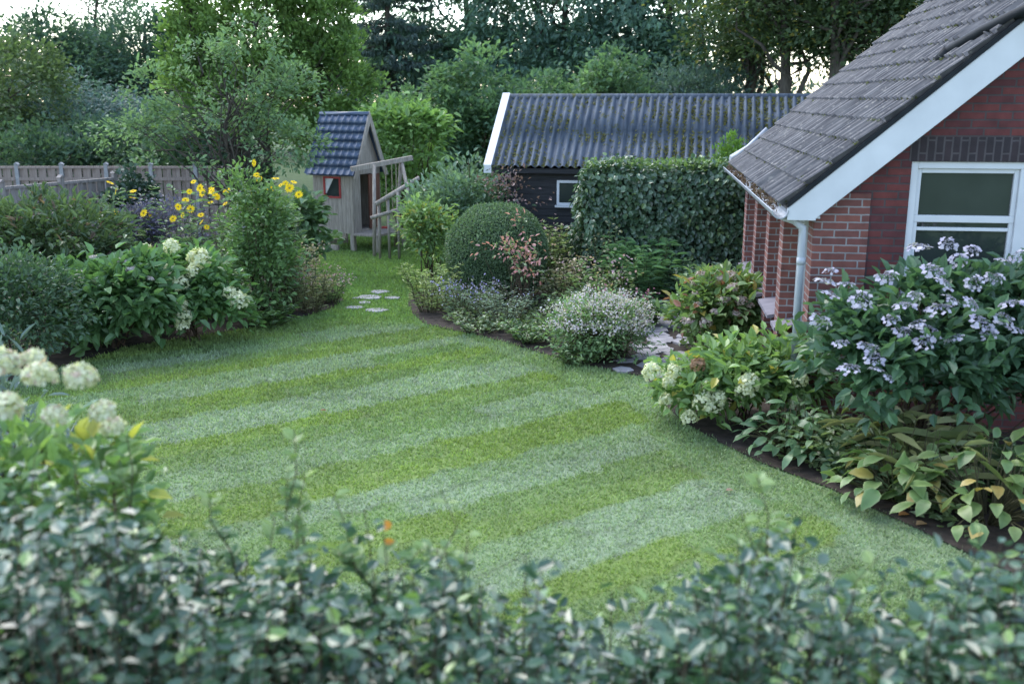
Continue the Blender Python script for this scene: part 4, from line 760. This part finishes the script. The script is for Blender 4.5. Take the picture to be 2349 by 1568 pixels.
def rosette(name, label, x, y, n, r, h, L, W, c1, c2, edge=None, acc=None, group=None):
    R = thing(name, (x, y, 0), label, 'hosta', group); ps = []
    a = rng.random(n)*2*PI; q = r*(.2+.8*rng.random(n)**.7); hh = h*(1-.75*(q/r)**1.5)*(.7+.5*rng.random(n))+.05
    P = np.stack([x+q*np.cos(a), y+q*np.sin(a), hh], 1); D = np.stack([np.cos(a), np.sin(a), .5-.8*q/r], 1)+rng.normal(size=(n, 3))*.3
    for i in range(n): ps.append((curve((x+.1*math.cos(a[i]), y+.1*math.sin(a[i]), 0), P[i], 4, .02, .05), [.008, .007, .006, .004]))
    Nn = nrm(np.stack([np.cos(a)*.3, np.sin(a)*.3, np.ones(n)], 1)+rng.normal(size=(n, 3))*.35); D = nrm(D); S = nrm(np.cross(D, Nn)); Nv = np.cross(S, D)
    s = (.55+.65*rng.random(n))[:, None]; t = rng.random((n, 1)); C = (np.array(c1)*(1-t)+np.array(c2)*t)*(.8+.4*rng.random((n, 1)))*GAIN
    if acc: m = rng.random(n) < acc[1]; C[m] = np.array(acc[0])*(.7+.6*rng.random((m.sum(), 1)))
    E = C*1.0 if edge is None else .4*C+.6*np.tile(np.array(edge), (n, 1))*(.8+.4*rng.random((n, 1)))
    rows = [(0, .04, 0), (.2, .75, .03), (.45, 1, .02), (.72, .72, -.09), (.9, .33, -.2), (1, .02, -.28)]; V = []; CC = []
    dr = (.5+.9*rng.random(n))[:, None]; tw = rng.normal(size=(n, 1))*.12
    for f, w, dz in rows:
        for cx, k in ((-1, 1), (-.72, 0), (0, 0), (.72, 0), (1, 1)):
            V.append(P+D*L*s*f+S*(W*s*.5*w*cx+L*s*tw*f*f)+Nv*(L*s*dz*dr+W*s*.16*abs(cx)*w*np.sin(1+f*9+cx)**2)); CC.append(E if k else C*(.86 if cx == 0 else 1))
    V = np.stack(V, 1).reshape(-1, 3); V[:, 2] = np.maximum(V[:, 2], .026); CC = np.stack(CC, 1).reshape(-1, 3); F = np.array([[r_*5+c, r_*5+c+1, r_*5+c+6, r_*5+c+5] for r_ in range(5) for c in range(4)])
    part(R, 'leaves', (V, [(F[None]+(np.arange(n)*30)[:, None, None]).reshape(-1, 4)], CC), M_leaf, True); part(R, 'stalks', tubes(ps, 4), M_stem, True); return R
g = gp(1800, 1055); rosette('hosta_plant', 'dark green hosta at the lawn edge left of the yellowing hosta', g[0]+.14, g[1]+.2, 130, .52, .45, .16, .08, (.055, .115, .055), (.125, .215, .10))
g = gp(1895, 1090); rosette('hosta_plant', 'small green hosta touching the lawn below the lilac hydrangea', g[0]+.12, g[1]+.4, 100, .5, .4, .16, .08, (.06, .12, .055), (.13, .22, .10))
g = gp(2070, 1185); rosette('hosta_plant', 'pale edged yellowing hosta nearest the lawn at right', g[0]+.12, g[1]+.34, 95, .56, .45, .2, .13, (.07, .14, .05), (.155, .235, .08), (.29, .34, .17), ((.33, .28, .08), .1))
g = gp(2270, 1225); rosette('hosta_plant', 'large yellow brown hosta at the right edge of the picture', g[0]+.1, g[1]+.26, 150, .72, .6, .2, .125, (.075, .14, .05), (.17, .24, .075), (.24, .29, .12), ((.34, .26, .08), .16))
P_('daylily_stems', 'fading daylily stalks between the hostas and lilac hydrangea', 2150, 8.3, .5, .75, 44, 5, .28, .018, (.12, .15, .05), (.26, .24, .10), droop=.6)
lf = [(735, 948, 'single fallen brown leaf on the middle of the lawn', (.22, .12, .07)), (1665, 1133, 'single fallen pinkish leaf on the right part of the lawn', (.4, .25, .2)), (2060, 1190, 'curled orange dead leaf on soil before the pale edged hosta', (.4, .2, .08)), (2100, 1212, 'larger tan dead leaf on soil before the pale edged hosta', (.36, .24, .13))]
for u, v, lab, c in lf:
    g = gp(u, v); q = leaves(np.array([[0, 0, .035]]), np.array([[1., .3, .15]]), np.array([[.1, 0, 1.]]), .11 if v > 1150 else .07, .07 if v > 1150 else .045, np.array([c]), .5, .2)
    o = link('fallen_leaf', npme('fallen_leaf', *q), M_leaf); o.location = (g[0], g[1], 0); tag(o, lab, 'leaf')

# ------------------------------------------------------------ foreground
def hprof(x): return np.interp(x, [-3.2, -2.0, -1.65, -1.4, -1.23, -1.05, -.8, -.55, -.3, -.05, .2, .48, .72, .98, 1.15, 1.4, 1.66, 2.0, 3.2], [1.82, 1.78, 1.82, 1.74, 1.58, 1.46, 1.54, 1.46, 1.54, 1.46, 1.32, 1.26, 1.46, 1.58, 1.50, 1.38, 1.52, 1.58, 1.62])
FR = thing('front_hedge', (0, 3.55, 0), 'loose glossy leaved hedge across the bottom foreground', 'hedge')
ns = 820; sx = rng.random(ns)*6-3; sy = 2.9+1.1*rng.random(ns)
base_h = hprof(sx*3.6/sy); ht = H-(H-base_h)*np.maximum(sy, 3.3)/3.6+rng.normal(size=ns)*.10-.07+.07*np.sin(sx*9+sy*3)
tall = rng.random(ns) < .07; ht[tall] += .08+.14*rng.random(tall.sum()); ps = []; Ps = []; Ds = []; Ts = []
for i in range(ns):
    b0 = np.array([sx[i]+rng.normal()*.1, sy[i]+rng.normal()*.05, 0]); e = np.array([sx[i]+rng.normal()*.1, sy[i]+rng.normal()*.08, ht[i]]); c = curve(b0, e, 6, .02); ps.append((c, np.linspace(.006, .002, 6)))
    m = 34; t = 1-.6*rng.random(m)**1.1; P = np.stack([np.interp(t*5, np.arange(6), c[:, k]) for k in range(3)], 1)+rng.normal(size=(m, 3))*np.array([.045, .045, .01]); th = rng.random(m)*2*PI
    Ps.append(P); Ds.append(np.stack([np.cos(th), np.sin(th), .1+.6*rng.random(m)], 1)); Ts.append(np.full(m, rng.random()))
P = np.concatenate(Ps); D = np.concatenate(Ds); T = np.concatenate(Ts)[:, None]; m = len(P); t = .45*rng.random((m, 1))+.55*T
C = (np.array([.022, .06, .037])*(1-t)+np.array([.07, .145, .072])*t); hi = rng.random(m) < .06; C[hi] = np.array([.17, .28, .07]); s = .55+.75*rng.random(m)
part(FR, 'foliage', leaves(P, D, np.tile([0, 0, 1.], (m, 1))+rng.normal(size=(m, 3))*.6, .066*s, .042*s, C, .2, .2), M_hedge)
part(FR, 'stems', tubes(ps, 4), M_twig, True)
for (u, v, Y, hh) in [(675, 985, 3.9, .62), (700, 1090, 3.9, .5), (1012, 1125, 3.8, .45), (1735, 1085, 3.8, .5), (1700, 1175, 3.9, .4), (290, 1000, 4.2, .5), (880, 1220, 3.6, .3), (2020, 1270, 3.7, .3), (2250, 1210, 3.9, .35), (480, 1130, 3.9, .3), (765, 1130, 3.8, .4), (1075, 1225, 3.7, .3), (630, 1180, 3.7, .3)]:
    e = at(u, v, Y); b0 = e+np.array([rng.normal()*.12, 0, -hh-.35]); ps = []; Ps = []; Ds = []; Cs = []
    main = curve(b0, e, 6, .035); ps.append((main, np.linspace(.006, .002, 6))); br = [main]
    for q in range(3):
        p0 = main[1+q]; br.append(curve(p0, p0+np.array([rng.normal()*.12, rng.normal()*.07, .1+.1*rng.random()]), 4, .03)); ps.append((br[-1], np.linspace(.003, .0015, 4)))
    for bi, c in enumerate(br):
        k = 26 if bi == 0 else 10; nn_ = len(c); t = np.sort(.15+.85*rng.random(k)); Ps.append(np.stack([np.interp(t*(nn_-1), np.arange(nn_), c[:, q]) for q in range(3)], 1)); th = rng.random(k)*2*PI; Ds.append(np.stack([np.cos(th), np.sin(th), .3+.6*rng.random(k)], 1))
        f = np.clip((t-.4)*1.6, 0, 1)[:, None]; Cs.append(np.array([.09, .18, .085])*(1-f)+np.array([.22, .31, .11])*f)
    P = np.concatenate(Ps); m = len(P); s = .6+.6*rng.random(m)
    lg = leaves(P, np.concatenate(Ds), rdirs(m)*.5+np.array([0, 0, 1.]), .07*s, .046*s, np.concatenate(Cs), .3, .25)
    o = part(FR, 'long_shoot', tubes(ps, 4), M_stem, True); o2 = part(FR, 'shoot_leaves', lg, M_leaf); o2.parent = o
part(FR, 'orange_leaves', leaves(np.array([at(885, 1220, 3.62), at(895, 1212, 3.63), at(880, 1240, 3.62)]), rdirs(3), rdirs(3), .045, .03, np.array([[.45, .2, .04]]*3)), M_leaf)
RF, blF = shrub('hydrangea_shrub', 'blurred foreground hydrangea with big cream heads at the left edge', 'hydrangea', X(50, 4.3), 4.35, [(0, 0, 1.5, .38, .35, .36), (-.3, 0, 1.6, .35, .3, .4), (.12, -.05, 1.3, .3, .3, .3)], 1000, .10, .06, (.085, .155, .05), (.21, .30, .09), M_leaf, 26, .01, sig=.08, droop=.35, minz=.8, acc=[((.34, .32, .06), .08)])
H_big = [head_mesh('big_cream_head', .078, .07, 240, .027, (.45, .48, .31), (.66, .65, .5), c3=(.54, .43, .37), p3=.16) for _ in range(3)]
heads(RF, H_big, [at(u, v, Y) for u, v, Y in ((75, 828, 4.4), (92, 862, 4.15), (185, 868, 4.2), (5, 835, 4.3), (125, 955, 4.05), (236, 945, 4.1), (5, 940, 4.1), (258, 980, 4.25), (170, 1190, 4.0))], .9, tilt=.4)
shrub('silvery_shrub', 'shrub with long shiny grey leaves at the left edge', 'bush', X(-40, 7.2), 7.3, [(0, 0, 1.0, .38, .35, .55), (0, 0, .5, .4, .4, .5)], 600, .16, .03, (.1, .14, .12), (.2, .25, .22), M_gloss, 16, .01, sig=.1, wu=.3)

# ------------------------------------------------------------ light, camera
EL, AZ = math.radians(52), math.radians(-40)
w = bpy.data.worlds.new('World'); SC.world = w; w.use_nodes = True; nt = w.node_tree; nt.nodes.clear()
ow = nt.nodes.new('ShaderNodeOutputWorld'); bg = nt.nodes.new('ShaderNodeBackground'); sk = nt.nodes.new('ShaderNodeTexSky')
sk.sky_type = 'NISHITA'; sk.sun_disc = False; sk.sun_elevation = EL; sk.sun_rotation = AZ; sk.dust_density = 1.3; sk.air_density = 1.0
hs = nt.nodes.new('ShaderNodeHueSaturation'); hs.inputs['Saturation'].default_value = .85
nt.links.new(sk.outputs[0], hs.inputs['Color']); nt.links.new(hs.outputs[0], bg.inputs[0]); nt.links.new(bg.outputs[0], ow.inputs[0]); bg.inputs[1].default_value = .66
sd = bpy.data.lights.new('sun', 'SUN'); sd.energy = 2.1; sd.angle = math.radians(36); sd.color = (1, .98, .93)
so = bpy.data.objects.new('sun', sd); COL.objects.link(so); so.location = (-10, 20, 20)
dirv = np.array([math.sin(AZ)*math.cos(EL), math.cos(AZ)*math.cos(EL), math.sin(EL)])
so.rotation_euler = Vector(-dirv).to_track_quat('-Z', 'Y').to_euler()
cd = bpy.data.cameras.new('camera'); cd.lens = 35.0; cd.sensor_width = 36; cd.clip_end = 1000; cd.clip_start = .05
cd.dof.use_dof = True; cd.dof.focus_distance = 13; cd.dof.aperture_fstop = 1.4
co = bpy.data.objects.new('camera', cd); COL.objects.link(co); co.location = (0, 0, H); co.rotation_euler = (PI/2-PITCH, 0, 0); SC.camera = co
SC.view_settings.view_transform = 'Standard'; SC.view_settings.look = 'None'; SC.view_settings.exposure = 0
